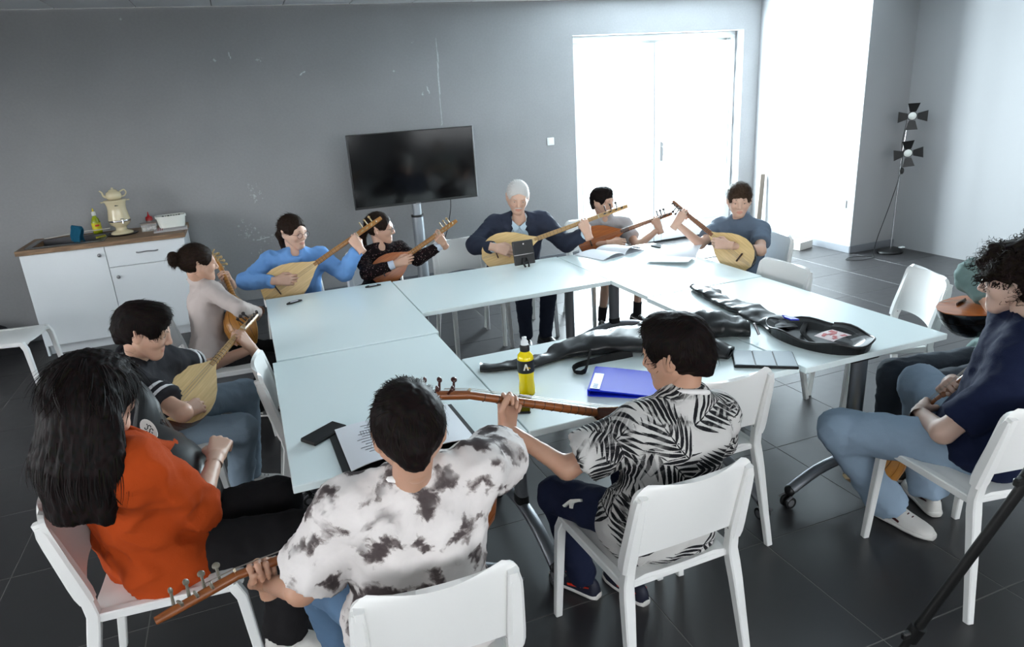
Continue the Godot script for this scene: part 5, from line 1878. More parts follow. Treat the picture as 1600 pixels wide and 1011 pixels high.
func hair(style: String, H: Transform3D, c: Color, seed_: int) -> MB:
	var rng := RandomNumberGenerator.new()
	rng.seed = seed_
	var low := -0.11
	if style == "long": low = -0.36
	if style == "tail": low = -0.20
	var x := Vox.new(Vector3(-0.19, low, -0.24) if style != "short" and style != "old" and style != "fade" else Vector3(-0.12, low, -0.15), Vector3(0.19, 0.19, 0.15) if style != "short" and style != "old" and style != "fade" else Vector3(0.12, 0.16, 0.13), 0.0062)
	var e := {"short": 0.012, "fade": 0.009, "old": 0.006, "long": 0.020, "bun": 0.008, "tail": 0.009, "curly": 0.034}[style] as float
	x.ell(Vector3(0, 0.032, -0.016), Vector3(0.076 + e, 0.085 + e, 0.094 + e), 0.01)
	if style == "short" or style == "fade":
		x.ell(Vector3(0, 0.085, 0.030), Vector3(0.060, 0.035 + e, 0.058), 0.02)
		x.cap(Vector3(0, -0.02, -0.085), Vector3(0, -0.055, -0.072), 0.035, 0.032, 0.03)
	if style == "curly":
		for k in 26:
			var a := Vector3(rng.randfn(), absf(rng.randfn()) * 0.8 + 0.15, rng.randfn() - 0.4).normalized()
			x.ell(Vector3(0, 0.035, -0.016) + a * Vector3(0.105, 0.112, 0.122), Vector3.ONE * rng.randf_range(0.018, 0.03), 0.012)
	# face and ears stay free
	var fr := {"short": 0.066, "fade": 0.070, "old": 0.098, "long": 0.066, "bun": 0.102, "tail": 0.102, "curly": 0.066}[style] as float
	x.sub(Vector3(0, fr - 0.085, 0.155), Vector3(0, -0.15, 0.10), 0.092, 0.10, 0.012)
	if style != "long":
		for s in [-1.0, 1.0]:
			if style in ["bun", "tail"]: x.sub(Vector3(s * 0.10, -0.016, 0.030), Vector3(s * 0.10, -0.10, 0.045), 0.036, 0.060, 0.008)
			else: x.sub(Vector3(s * 0.10, -0.012, 0.016), Vector3(s * 0.10, -0.10, 0.005), 0.036, 0.060, 0.008)
		x.sub(Vector3(-0.09, -0.115, -0.06), Vector3(0.09, -0.115, -0.06), 0.048, 0.048, 0.01)
	if style == "curly":
		for s in [-1.0, 1.0]: x.sub(Vector3(s * 0.095, -0.03, 0.06), Vector3(s * 0.10, -0.10, 0.03), 0.058, 0.07, 0.01)
	if style == "bun":
		for k in 7:
			var a := TAU * k / 7
			x.ell(Vector3(cos(a) * 0.022, 0.035 + sin(a) * 0.022, -0.135), Vector3(0.024, 0.024, 0.028), 0.008)
		x.cap(Vector3(0, 0.035, -0.09), Vector3(0, 0.035, -0.13), 0.035, 0.026, 0.015)
	if style == "tail":
		x.cap(Vector3(0, 0.0, -0.10), Vector3(0.015, -0.05, -0.14), 0.026, 0.032, 0.02)
		x.cap(Vector3(0.015, -0.05, -0.14), Vector3(0.02, -0.17, -0.12), 0.032, 0.014, 0.02)
	if style == "long":
		for k in 7:
			var a := (k - 3) / 3.0
			x.cap(Vector3(a * 0.075, 0.02, -0.045 - 0.03 * (1 - a * a)), Vector3(a * 0.12, -0.17, -0.050 - 0.055 * (1 - a * a)), 0.052, 0.052, 0.02)
			x.cap(Vector3(a * 0.12, -0.17, -0.050 - 0.055 * (1 - a * a)), Vector3(a * 0.115, -0.295 - rng.randf() * 0.025, -0.055 - 0.05 * (1 - a * a)), 0.052, 0.026, 0.02)
		x.ell(Vector3(0, 0.042, -0.02), Vector3(0.098, 0.094, 0.114), 0.03)
		x.sub(Vector3(0, -0.02, 0.16), Vector3(0, -0.30, 0.14), 0.088, 0.13, 0.012)
	var mb := MB.new()
	x.mesh(mb, c)
	if style != "old":
		var nz := noise(seed_, 34.0, 2)
		for i in mb.v.size():
			var p := mb.v[i]
			var st := Vector3(p.x * 1.6, p.y * 0.35, p.z * 1.2) if style in ["long", "tail"] else Vector3(p.x * 1.3, p.y, p.z * 0.5)
			mb.v[i] += mb.n[i] * nz.get_noise_3dv(st) * (0.006 if style in ["long", "curly"] else 0.0035)
			var k := 1.0 + nz.get_noise_3dv(st * 2.0) * 0.5
			mb.col[i] = Color(c.r * k, c.g * k, c.b * k)
		renormal(mb)
	match style:
		"short", "fade":
			strands(mb, 2600 if style == "short" else 1600, rng, func(p: Vector3, _m): return Vector3(p.x * 1.2, -0.055 - p.y * 0.2, p.z * 0.9 + 0.030) if p.y < 0.07 else Vector3(p.x * 0.8 + 0.03, 0.0, p.z + 0.085), 0.030 if style == "short" else 0.018, 0.006, 0.0011, c)
		"old":
			strands(mb, 1600, rng, func(p: Vector3, _m): return Vector3(p.x * 0.4, -0.04, -0.06), 0.028, 0.003, 0.0011, c)
		"long":
			strands(mb, 4200, rng, func(p: Vector3, _m): return Vector3(p.x * 0.15, -0.16, p.z * 0.1) if p.y < 0.05 else Vector3(p.x, -0.03, p.z + 0.02), 0.085, 0.003, 0.0016, c, 0.0, 0.05)
		"bun", "tail":
			strands(mb, 2200, rng, func(p: Vector3, _m): return Vector3(-p.x * 0.5, -p.y * 0.3, -0.09) if p.z > -0.10 else Vector3(-p.y + 0.03, p.x - 0.08, 0.0), 0.045, 0.003, 0.0011, c)
		"curly":
			strands(mb, 1500, rng, func(p: Vector3, m): return Vector3(p.x, p.y * 0.2 - 0.05, p.z) + m.cross(Vector3.UP) * 0.05 * sin(p.x * 90.0), 0.040, 0.010, 0.0019, c, 0.008)
	var out := MB.new()
	out.add(mb, H)
	return out

func person(o: Dictionary) -> void:
	var J: Array = JOINTS[o.key].duplicate()
	var s: float = o.h / 1.62
	var p := thing("person", o.label, "person", Vector3(J[0].x, 0, J[0].z))
	var base := p.position
	var off := Transform3D(Basis(), -base)
	var hip: Vector3 = J[0]
	var neck: Vector3 = J[1]
	var upv := (neck - hip).normalized()
	var lat := (J[4] - J[3]) as Vector3
	lat = (lat - upv * lat.dot(upv)).normalized()
	var fw := upv.cross(lat)
	var skin: Color = o.skin
	var g: float = o.get("girth", 1.0)
	# head frame
	var fz: Vector3 = (o.face as Vector3).normalized()
	var fx := Vector3.UP.cross(fz).normalized()
	if o.has("tilt"): fx = fx.rotated(fz, o.tilt)
	var hs: float = o.get("head", 0.96)
	var H := Transform3D(Basis(fx, fz.cross(fx), fz).scaled(Vector3.ONE * hs), J[2])
	# hands: one on the neck of the lute, one over its strings
	var hand_x := [null, null]
	var hsz := 0.92 * s + 0.06
	if o.has("lute"):
		var q: Dictionary = o.lute
		var fret: int = o.get("fret", 0)      # 0 = left hand on the neck
		for side in 2:
			var wr: Vector3 = J[7 + side]
			var el: Vector3 = J[5 + side]
			if side == fret or o.get("both", false):
				var gf: float = o.grip if side == fret else o.grip2
				var G: Vector3 = q.tail + q.X * (gf * q.L) - q.Z * 0.008
				var xh: Vector3 = (G - wr).normalized() * 0.5 + (G - el).normalized() * 0.5 - q.Z * 0.15 + Vector3.UP * 0.25
				xh = (xh - q.X * xh.dot(q.X)).normalized()
				var yh: Vector3 = q.X
				var zh := yh.cross(xh) if side == 0 else xh.cross(yh)
				if zh.dot(q.Z) < -0.3 and not o.get("both", false):
					xh = (Vector3.UP * 0.6 - q.Z * 0.2)
					xh = (xh - q.X * xh.dot(q.X)).normalized()
					zh = yh.cross(xh) if side == 0 else xh.cross(yh)
				J[7 + side] = G - xh * 0.096 * hsz + zh * 0.027 * hsz
				hand_x[side] = [Basis(xh, yh, zh), true]
			else:
				var lift: float = (wr - q.tail).dot(q.Z)
				wr += q.Z * (0.040 - lift) if o.get("strum", true) else Vector3.ZERO
				var xh: Vector3 = wr - el
				xh = (xh - q.Z * (xh.dot(q.Z) * 0.9)).normalized()
				var zh: Vector3 = (q.Z - xh * q.Z.dot(xh)).normalized()
				var yh := zh.cross(xh) if side == 1 else xh.cross(zh)
				J[7 + side] = wr
				hand_x[side] = [Basis(xh, yh, zh), false]
	for side in 2:
		J[5 + side] = two_bone(J[3 + side], J[7 + side], J[5 + side], 0.172 * o.h, 0.15 * o.h)
		if hand_x[side] == null:
			var xh: Vector3 = (J[7 + side] - J[5 + side]).normalized()
			var zh: Vector3 = o.get("palm_up", Vector3.UP)
			zh = (zh - xh * zh.dot(xh)).normalized()
			hand_x[side] = [Basis(xh, zh.cross(xh) if side == 1 else xh.cross(zh), zh), false]
	# skeleton bones: [a, b, ra, rb, group] with groups torso, arm, leg, neck
	var hl := hip - lat * 0.080 * s
	var hr := hip + lat * 0.080 * s
	var chest := hip.lerp(neck, 0.70)
	var bones := []
	bones.append([hl, hr, 0.098 * s * g, 0.098 * s * g, 0])
	for k in [-1.0, 1.0]:
		bones.append([hip + lat * (k * 0.055 * s * g) + upv * 0.03, chest + lat * (k * 0.062 * s * g), 0.092 * s * g, 0.098 * s * g, 0])
		bones.append([chest + lat * (k * 0.055 * s), (J[4] if k > 0 else J[3]), 0.088 * s * g, 0.056 * s, 0])
		bones.append([neck - upv * 0.012, (J[4] if k > 0 else J[3]), 0.052 * s, 0.046 * s, 0])
	var lo := Vector3(9, 9, 9)
	var hi := Vector3(-9, -9, -9)
	for j in J:
		lo = lo.min(j); hi = hi.max(j)
	lo -= Vector3.ONE * 0.15
	hi += Vector3.ONE * 0.15
	lo.y = -0.02
	# body
	var x := Vox.new(lo, hi, 0.0135)
	for b in bones: x.cap(b[0], b[1], b[2] - 0.014, b[3] - 0.012, 0.02)
	x.cap(neck - upv * 0.03, H * Vector3(0, -0.05, -0.022), 0.050 * s, 0.048 * hs, 0.03)
	for side in 2:
		x.cap(J[3 + side], J[5 + side], 0.044 * s * g, 0.037 * s * g, 0.015)
		x.cap(J[5 + side], J[7 + side], 0.037 * s * g, 0.0245 * hsz, 0.02)
		x.cap([hl, hr][side], J[9 + side], 0.074 * s * g, 0.052 * s * g, 0.02)
		x.cap(J[9 + side], J[11 + side], 0.050 * s * g, 0.030 * s, 0.02)
		var toe: Vector3 = o.get("toes", [Vector3.ZERO, Vector3.ZERO])[side]
		if toe == Vector3.ZERO: toe = (J[9 + side] - hip) * Vector3(1, 0, 1)
		x.cap(J[11 + side] - Vector3.UP * 0.03, J[11 + side] + toe.normalized() * 0.08 - Vector3.UP * 0.062, 0.024 * s, 0.014 * s, 0.01)
	var body := MB.new()
	x.mesh(body, skin)
	tinted(body, head_skin, H, skin)
	tinted(body, head_eyes, H, Color.WHITE)
	tinted(body, head_brow, H, o.hair)
	for side in 2:
		var B: Basis = (hand_x[side][0] as Basis).scaled_local(Vector3.ONE * hsz)
		tinted(body, hand_grip if hand_x[side][1] else hand_open, Transform3D(B, J[7 + side]), skin)
	for i in body.v.size(): body.v[i] -= base
	part("body", body, M["skin"], p)
	# trousers
	var T: Dictionary = o.trousers
	x = Vox.new(Vector3(lo.x, 0.0, lo.z), Vector3(hi.x, hip.y + 0.26, hi.z), 0.0125)
	x.cap(hl, hr, 0.108 * s * g, 0.108 * s * g, 0.03)
	x.cap(hip, hip.lerp(neck, 0.25), 0.100 * s * g, 0.095 * s * g, 0.03)
	var tw: float = T.get("wide", 0.0)
	for side in 2:
		var kn: Vector3 = J[9 + side]
		var an: Vector3 = J[11 + side]
		x.cap([hl, hr][side], kn, 0.088 * s * g, 0.064 * s * g + tw * 0.6, 0.03, T.get("to", 1.96) <= 1.0)
		if T.get("to", 1.96) > 1.0:
			x.cap(kn, kn.lerp(an - Vector3.UP * 0.025, T.get("to", 2.0) - 1.0), 0.062 * s * g + tw * 0.6, 0.047 * s + tw, 0.025, true)
	x.clip(hip.lerp(neck, 0.20), upv)
	var tm := MB.new()
	x.mesh(tm)
	folds(tm, o.seed + 3, 0.0055, 11.0)
	for i in tm.v.size(): tm.v[i] -= base
	var tr := part(T.get("called", "trousers"), tm, T.mat, p)
	if T.has("logo"): T.logo.call(tr, J, base, fw)
	# upper garment
	var S: Dictionary = o.shirt
	var ease: float = S.get("ease", 0.013)
	x = Vox.new(Vector3(lo.x, hip.y - 0.14, lo.z), Vector3(hi.x, neck.y + 0.14, hi.z), 0.0118)
	for b in bones: x.cap(b[0], b[1], b[2] + ease, b[3] + ease * 0.9, 0.035)
	x.cap(hl, hr, 0.115 * s * g + ease, 0.115 * s * g + ease, 0.03)
	x.cap(neck - upv * 0.06, neck - upv * (0.018 if not S.has("high") else -0.02), 0.064 * s + ease * 0.5, 0.056 * s, 0.04)
	var sl: float = S.get("sleeve", 0.6)
	for side in 2:
		var sh: Vector3 = J[3 + side]
		var el: Vector3 = J[5 + side]
		var wr: Vector3 = J[7 + side]
		var loose: float = S.get("loose", 0.012)
		if sl <= 1.0:
			x.cap(sh, sh.lerp(el, sl), 0.050 * s * g + ease, 0.043 * s * g + ease + loose, 0.03, true)
		else:
			x.cap(sh, el, 0.050 * s * g + ease, 0.040 * s * g + ease, 0.03)
			x.cap(el, el.lerp(wr, sl - 1.0), 0.041 * s * g + ease, 0.030 * s + ease * 0.7, 0.02, true)
	if S.has("open"):
		x.sub(neck + fw * 0.13 * s + upv * 0.03, hip.lerp(neck, 0.3) + fw * 0.155 * s, 0.085 * s, 0.062 * s, 0.01)
		x.sub(neck + upv * 0.14 + fw * 0.02, neck + upv * 0.02 + fw * 0.03, 0.07, 0.06 * s, 0.01)
	elif S.has("high"):
		x.cap(neck, (H * Vector3(0, -0.075, -0.02)), 0.060 * s, 0.054, 0.02, true)
	else:
		x.sub(neck + upv * 0.14 + fw * 0.06, neck + upv * (0.075 if S.has("high") else 0.050) + fw * 0.040, 0.060, S.get("neck_r", 0.052) * s, 0.01)
	x.clip(hip - upv * S.get("hem", 0.05), -upv)
	var sm := MB.new()
	x.mesh(sm)
	folds(sm, o.seed, S.get("fold", 0.006), S.get("ffreq", 8.0))
	for i in sm.v.size(): sm.v[i] -= base
	var sp := part(S.get("called", "t_shirt"), sm, S.mat, p)
	if S.has("collar"):
		var mb := MB.new()
		var ring := []
		for k in 21:
			var a := TAU * k / 20
			var c: Vector3 = neck + upv * (0.022 + 0.012 * S.get("high", 0.0)) - fw * 0.004
			ring.append(c + lat * (cos(a) * 0.064 * s) + fw * (sin(a) * 0.062 * s) - upv * (0.020 * sin(a)) - base)
		mb.tube(ring, [S.get("collar_r", 0.009)], 8, S.get("collar_flat", 1.0))
		part("collar", mb, S.collar, sp)
	if S.has("cuff"):
		for side in 2:
			var mb := MB.new()
			var el: Vector3 = J[5 + side]
			var wr: Vector3 = J[7 + side]
			var a := el.lerp(wr, sl - 1.03) - base
			mb.tube([a, a + (wr - el).normalized() * S.get("cuff_len", 0.035)], [0.036 * s, 0.034 * s], 14)
			part("cuff", mb, S.cuff, sp)
	if S.has("deco"): S.deco.call(sp, J, base, fw, lat, upv, s)
	if o.has("under"):
		x = Vox.new(Vector3(lo.x, hip.y - 0.02, lo.z), Vector3(hi.x, neck.y + 0.14, hi.z), 0.013)
		for b in bones: x.cap(b[0], b[1], b[2] + 0.006, b[3] + 0.004, 0.035)
		x.sub(neck + upv * 0.14 + fw * 0.03, neck + upv * 0.02 + fw * 0.03, 0.062, 0.054 * s, 0.01)
		var um := MB.new()
		x.mesh(um)
		for i in um.v.size(): um.v[i] -= base
		var us := part("dress_shirt", um, o.under, p)
		var mb: MB
		for k in [-1.0, 1.0]:
			mb = MB.new()
			mb.prism(PackedVector2Array([Vector2(0, 0), Vector2(k * 0.055, 0.05), Vector2(k * 0.062, 0.02), Vector2(k * 0.035, -0.04)]), 0.004, Transform3D(Basis(lat, upv, fw) * Basis(Vector3.RIGHT, -0.5), neck + fw * 0.075 * s - upv * 0.03 - base))
			part("collar_wing", mb, o.under, us)
		mb = MB.new()
		mb.tube([neck + fw * 0.092 * s - upv * 0.06 - base, hip.lerp(neck, 0.4) + fw * 0.118 * s - base], [0.004], 5)
		part("placket", mb, o.under, us)
	# shoes, socks
	for side in 2:
		var toe: Vector3 = o.get("toes", [Vector3.ZERO, Vector3.ZERO])[side]
		if toe == Vector3.ZERO: toe = (J[9 + side] - hip) * Vector3(1, 0, 1)
		shoe(p, J[11 + side] - base, toe, s * 0.98, o.shoes[0], o.shoes[1], o.shoes[2])
		if o.has("sock"):
			var mb := MB.new()
			var a: Vector3 = J[11 + side] - base - Vector3.UP * 0.03
			var b: Vector3 = (J[11 + side] as Vector3).lerp(J[9 + side], 0.26) - base
			mb.tube([a, b], [0.038 * s, 0.042 * s], 14)
			part("sock", mb, o.sock, p)
	# hair, glasses
	var hm := hair(o.style, H, o.hair, o.seed + 17)
	for i in hm.v.size(): hm.v[i] -= base
	part("hair", hm, M["hair"], p)
	if o.has("moustache"):
		var mb := MB.new()
		mb.tube(curve([Vector3(-0.026, -0.052, 0.076), Vector3(0, -0.043, 0.089), Vector3(0.026, -0.052, 0.076)], 10), [0.003, 0.005, 0.006, 0.0065, 0.007, 0.0065, 0.007, 0.0065, 0.006, 0.005, 0.003], 8, 0.7)
		mb.tint = o.hair
		var m2 := MB.new()
		m2.add(mb, off * H)
		for i in m2.col.size(): m2.col[i] = o.hair
		part("moustache", m2, M["hair"], p)
	if o.has("glasses"):
		var mb := MB.new()
		for k in [-1.0, 1.0]:
			var ring := []
			for a in 17:
				ring.append(Vector3(k * 0.032 + cos(TAU * a / 16) * 0.0235, 0.0 + sin(TAU * a / 16) * 0.0195, 0.098))
			mb.tube(ring, [0.0013], 5)
			mb.tube([Vector3(k * 0.055, 0.006, 0.097), Vector3(k * 0.074, 0.008, 0.06), Vector3(k * 0.080, 0.006, -0.005)], [0.0013], 5)
		mb.tube(curve([Vector3(-0.0085, 0.004, 0.099), Vector3(0, 0.007, 0.102), Vector3(0.0085, 0.004, 0.099)], 6), [0.0013], 5)
		var m2 := MB.new()
		m2.add(mb, off * H)
		var gl := part("glasses", m2, o.glasses, p)
		mb = MB.new()
		for k in [-1.0, 1.0]:
			mb.lathe([Vector2(0, 0), Vector2(0.0225, 0)], 14, Transform3D(Basis(Vector3.RIGHT, PI / 2), Vector3(k * 0.032, 0, 0.098)), 0.83)
		m2 = MB.new()
		m2.add(mb, off * H)
		var lens := mat("lens", Color(0.9, 0.95, 1.0, 0.10), 0.03)
		lens.transparency = BaseMaterial3D.TRANSPARENCY_ALPHA
		part("lens", m2, lens, gl)
func palm_cloth() -> StandardMaterial3D:
	var n := 1024
	var im := Image.create(n, n, false, Image.FORMAT_RGB8)
	im.fill(Color(0.74, 0.73, 0.72))
	var dark := Color(0.10, 0.10, 0.11)
	var pale := Color(0.74, 0.73, 0.72)
	var stroke := func(a: Vector2, b: Vector2, w: float, c: Color) -> void:
		var d := b - a
		var l := d.length()
		var u := d / l
		var side := u.orthogonal()
		for i in int(l * 1.3) + 1:
			var t := i / (l * 1.3)
			var ww := w * sin(PI * pow(t, 0.7)) + 0.6
			for k in range(-int(ww * 1.3), int(ww * 1.3) + 1):
				var p := a + d * t + side * (k / 1.3)
				im.set_pixel(posmod(int(p.x), n), posmod(int(p.y), n), c)
	for k0 in 20:
		var gx := k0 % 4
		var gy := k0 / 4
		var ang: float = 0.6 + [0.0, 2.2, 4.1, 1.3, 5.2][k0 % 5] + 0.3 * gy
		var st := Vector2(gx * 256 + 128 * (gy % 2), gy * 205) - Vector2(cos(ang + 0.3), sin(ang + 0.3)) * 150.0
		for ps in 2:
			var prev := st
			var c: Color = [pale, dark][ps]
			for k in 9:
				var t := k / 8.0
				var d := Vector2(cos(ang + t * 0.6), sin(ang + t * 0.6))
				var q := prev + d * 33.0
				stroke.call(prev, q + d * 2.0, [8.0, 2.2][ps], c)
				for s in [-1.0, 1.0]:
					var ld := d.rotated(s * (0.85 - 0.35 * t))
					stroke.call(prev, prev + ld * (165.0 * sin(PI * (0.3 + 0.55 * t))), [13.0, 7.5][ps], c)
				prev = q
	var m := cloth("cloth_palm", Color.WHITE)
	m.albedo_texture = ImageTexture.create_from_image(im)
	m.uv1_scale = Vector3.ONE * 1.35
	m.uv1_triplanar_sharpness = 6.0
	m.normal_enabled = false
	return m

func dyed_cloth() -> StandardMaterial3D:
	var t := NoiseTexture2D.new()
	t.width = 512; t.height = 512; t.seamless = true
	var f := noise(77, 0.011, 5)
	f.domain_warp_enabled = true
	f.domain_warp_amplitude = 40.0
	f.domain_warp_frequency = 0.012
	t.noise = f
	var g := Gradient.new()
	g.offsets = PackedFloat32Array([0.0, 0.29, 0.36, 0.43, 1.0])
	g.colors = PackedColorArray([Color(0.24, 0.21, 0.21), Color(0.30, 0.27, 0.27), Color(0.55, 0.52, 0.51), Color(0.80, 0.78, 0.77), Color(0.84, 0.82, 0.81)])
	t.color_ramp = g
	var m := cloth("cloth_tie_dye", Color.WHITE)
	m.albedo_texture = t
	m.uv1_scale = Vector3.ONE * 1.5
	m.uv1_triplanar_sharpness = 6.0
	m.normal_enabled = false
	return m

func speckled_cloth() -> StandardMaterial3D:
	var n := 512
	var im := Image.create(n, n, false, Image.FORMAT_RGB8)
	im.fill(Color(0.075, 0.05, 0.055))
	var rng := RandomNumberGenerator.new()
	rng.seed = 12
	for k in 1500:
		var p := Vector2i(rng.randi() % n, rng.randi() % n)
		var c: Color = [Color(0.75, 0.62, 0.62), Color(0.55, 0.30, 0.33), Color(0.70, 0.66, 0.60)][rng.randi() % 3]
		for d in [[0, 0], [1, 0], [0, 1], [1, 1], [2, 1], [1, 2], [-1, 0]]:
			if rng.randf() < 0.75: im.set_pixel(posmod(p.x + d[0], n), posmod(p.y + d[1], n), c)
	var m := cloth("cloth_speckled", Color.WHITE)
	m.albedo_texture = ImageTexture.create_from_image(im)
	m.uv1_scale = Vector3.ONE * 1.4
	m.normal_enabled = false
	return m

func ribbed_cloth() -> StandardMaterial3D:
	var m := cloth("cloth_taupe", Color(0.46, 0.40, 0.375))
	return m

func build_people() -> void:
	var sb := MB.new()
	sb.tube(curve([Vector3(1.905, 0.60, 1.90), Vector3(1.945, 0.80, 1.905), Vector3(1.965, 0.815, 1.875), Vector3(1.96, 0.70, 1.845), Vector3(1.90, 0.52, 1.86)], 20), [0.020], 8, 0.12, 2.0, Vector3.RIGHT)
	tag(part("bag_strap", sb, cloth("strap_black", Color(0.02, 0.02, 0.02))), "black strap slung over the chair back of the speckled-blouse girl", "strap")
	make_head()
	hand_open = make_hand([0.55, 0.65, 0.45], 0.05, [Vector3(0.016, 0.024, -0.008), Vector3(0.050, 0.046, -0.022), Vector3(0.078, 0.046, -0.036), Vector3(0.098, 0.038, -0.044)])
	hand_grip = make_hand([0.95, 1.15, 0.75], 0.10, [Vector3(0.016, 0.022, -0.012), Vector3(0.050, 0.040, -0.036), Vector3(0.080, 0.036, -0.056), Vector3(0.104, 0.026, -0.062)])
	var sk := mat("skin", Color.WHITE, 0.5)
	sk.vertex_color_use_as_albedo = true
	sk.subsurf_scatter_enabled = true
	sk.subsurf_scatter_strength = 0.08
	var hm := mat("hair", Color.WHITE, 0.6)
	hm.vertex_color_use_as_albedo = true
	hm.metallic_specular = 0.2
	var white := mat("white_rubber", Color(0.80, 0.79, 0.77), 0.6)
	var leather := mat("white_leather", Color(0.80, 0.79, 0.77), 0.45)
	var blk := mat("black_leather", Color(0.025, 0.025, 0.028), 0.4)
	var jeans := cloth("denim_light", Color(0.24, 0.31, 0.38), 0.9, 9.0)
	var jeans_blue := cloth("denim_blue", Color(0.10, 0.17, 0.27), 0.9, 9.0)
	var jeans_dark := cloth("denim_dark", Color(0.055, 0.065, 0.08), 0.85, 9.0)
	var black := cloth("cloth_black", Color(0.018, 0.017, 0.018), 0.95)
	var navy := cloth("cloth_navy", Color(0.012, 0.016, 0.038), 0.9)
	# woods
	var spruce := wood("spruce_pale", Color(0.78, 0.65, 0.43), Color(0.88, 0.76, 0.54))
	var honey := wood("wood_honey", Color(0.56, 0.36, 0.14), Color(0.70, 0.49, 0.22))
	var orange := wood("wood_orange", Color(0.50, 0.24, 0.06), Color(0.68, 0.38, 0.11))
	var brown := wood("wood_brown", Color(0.20, 0.085, 0.035), Color(0.34, 0.16, 0.07))
	var dark := wood("wood_dark", Color(0.045, 0.022, 0.018), Color(0.11, 0.05, 0.04), 0.2)
	var pale := wood("wood_pale", Color(0.62, 0.46, 0.25), Color(0.74, 0.58, 0.34))
	var tan := wood("wood_tan", Color(0.42, 0.22, 0.085), Color(0.56, 0.32, 0.14))
	var peg_dark := mat("peg_dark", Color(0.10, 0.04, 0.03), 0.35)
	var peg_pale := mat("peg_pale", Color(0.66, 0.56, 0.38), 0.35)
	var peg_red := mat("peg_red", Color(0.22, 0.07, 0.04), 0.3)
	var peg_grey := mat("peg_grey", Color(0.40, 0.38, 0.33), 0.4)
	# lutes
	var q := {}
	q.man = lute("pale long-necked lute played by the elderly man", Vector3(2.772, 0.755, 2.52), Vector3(3.841, 1.042, 2.74), Vector3(-0.05, 0.35, 0.93), {"bowl_mat": honey, "top_mat": spruce, "neck_mat": pale, "peg_mat": peg_dark, "bowl": 0.37})
	q.boy5 = lute("orange lute with a dark heel played by the boy in grey", Vector3(3.592, 0.715, 2.42), Vector3(4.350, 0.905, 2.55), Vector3(0.0, 0.40, 0.92), {"bowl_mat": brown, "top_mat": orange, "neck_mat": tan, "peg_mat": peg_dark, "heel": brown, "bowl": 0.46})
	q.boy6 = lute("lute with a pale top and dark brown bowl bearing an emblem", Vector3(4.235, 0.705, 3.60), Vector3(4.06, 1.070, 2.938), Vector3(-0.80, 0.20, 0.55), {"bowl_mat": dark, "top_mat": spruce, "neck_mat": tan, "peg_mat": peg_dark, "rose": true, "bowl": 0.48})
	q.girl3 = lute("small orange-brown lute with pale pegs played by the girl in the speckled blouse", Vector3(2.005, 0.690, 2.40), Vector3(2.607, 1.048, 2.52), Vector3(0.05, 0.35, 0.93), {"bowl_mat": brown, "top_mat": orange, "neck_mat": honey, "peg_mat": peg_pale, "bowl": 0.46})
	q.girl2 = lute("large pale lute with a dark rim played by the girl in blue", Vector3(1.278, 0.690, 2.49), Vector3(2.096, 1.127, 2.50), Vector3(0.10, 0.30, 0.94), {"bowl_mat": brown, "top_mat": spruce, "neck_mat": honey, "peg_mat": peg_pale, "bowl": 0.44})
	q.girl1 = lute("yellow lute with dark-lined staves held by the turtleneck girl", Vector3(1.197, 0.585, 3.05), Vector3(1.04, 1.054, 2.50), Vector3(0.50, 0.35, -0.78), {"bowl_mat": honey, "top_mat": spruce, "neck_mat": honey, "peg_mat": peg_pale, "hole": true, "bowl": 0.47})
	q.boy12 = lute("pale-topped lute with a light fretboard played by the boy in black", Vector3(0.815, 0.665, 4.13), Vector3(1.247, 0.874, 3.42), Vector3(0.52, 0.74, 0.40), {"bowl_mat": brown, "top_mat": spruce, "neck_mat": pale, "peg_mat": peg_dark, "bowl": 0.46})
	q.boy10 = lute("brown lute with white inlays held by the boy in tie-dye", Vector3(1.854, 0.715, 5.27), Vector3(0.885, 0.665, 5.37), Vector3(0.02, 0.75, -0.65), {"bowl_mat": tan, "top_mat": honey, "neck_mat": tan, "peg_mat": peg_grey, "dots": true})
	q.boy9 = lute("reddish-brown lute with a long light neck held by the palm-shirt boy", Vector3(2.70, 0.672, 5.225), Vector3(1.595, 1.055, 5.17), Vector3(-0.1, 0.80, -0.60), {"bowl_mat": brown, "top_mat": honey, "neck_mat": tan, "peg_mat": peg_red, "bowl": 0.40})
	q.youth = lute("lute standing upright between the knees of the curly-haired youth", Vector3(3.52, 0.17, 5.10), Vector3(3.957, 1.019, 5.555), Vector3(-0.60, 0.45, -0.65), {"bowl_mat": honey, "top_mat": spruce, "neck_mat": tan, "peg_mat": peg_dark, "bowl": 0.36})
	q.p7 = lute("lute with an orange top and glossy black bowl held by the player in dark jeans", Vector3(4.26, 0.790, 4.89), Vector3(4.35, 0.90, 5.74), Vector3(-0.2, 0.95, -0.25), {"bowl_mat": wood("wood_black", Color(0.015, 0.012, 0.012), Color(0.03, 0.02, 0.02), 0.15), "top_mat": orange, "neck_mat": tan, "peg_mat": peg_dark, "bowl": 0.45})
	q.girl11 = lute("dark lute half inside a black gig bag held by the girl in orange", Vector3(1.00, 0.60, 4.76), Vector3(0.70, 0.985, 4.12), Vector3(0.75, 0.55, -0.2), {"bowl_mat": dark, "top_mat": brown, "neck_mat": dark, "peg_mat": blk})
	# the gig bag round that lute
	var Q: Dictionary = q.girl11
	var gb := thing("gig_bag_cover", "black vinyl gig bag with a white logo, pulled half over a dark lute", "gig bag", Vector3.ZERO, 0, "black instrument bags")
	var mb := MB.new()
	var prof := [[-0.06, 0.03], [-0.03, 0.10], [0.05, 0.145], [0.16, 0.16], [0.27, 0.13], [0.38, 0.075], [0.48, 0.05], [0.56, 0.045], [0.60, 0.042]]
	var pts := []
	var rr := []
	for k in prof:
		pts.append(Q.tail + Q.X * k[0] - Q.Z * (0.055 if k[0] < 0.4 else 0.012))
		rr.append(k[1])
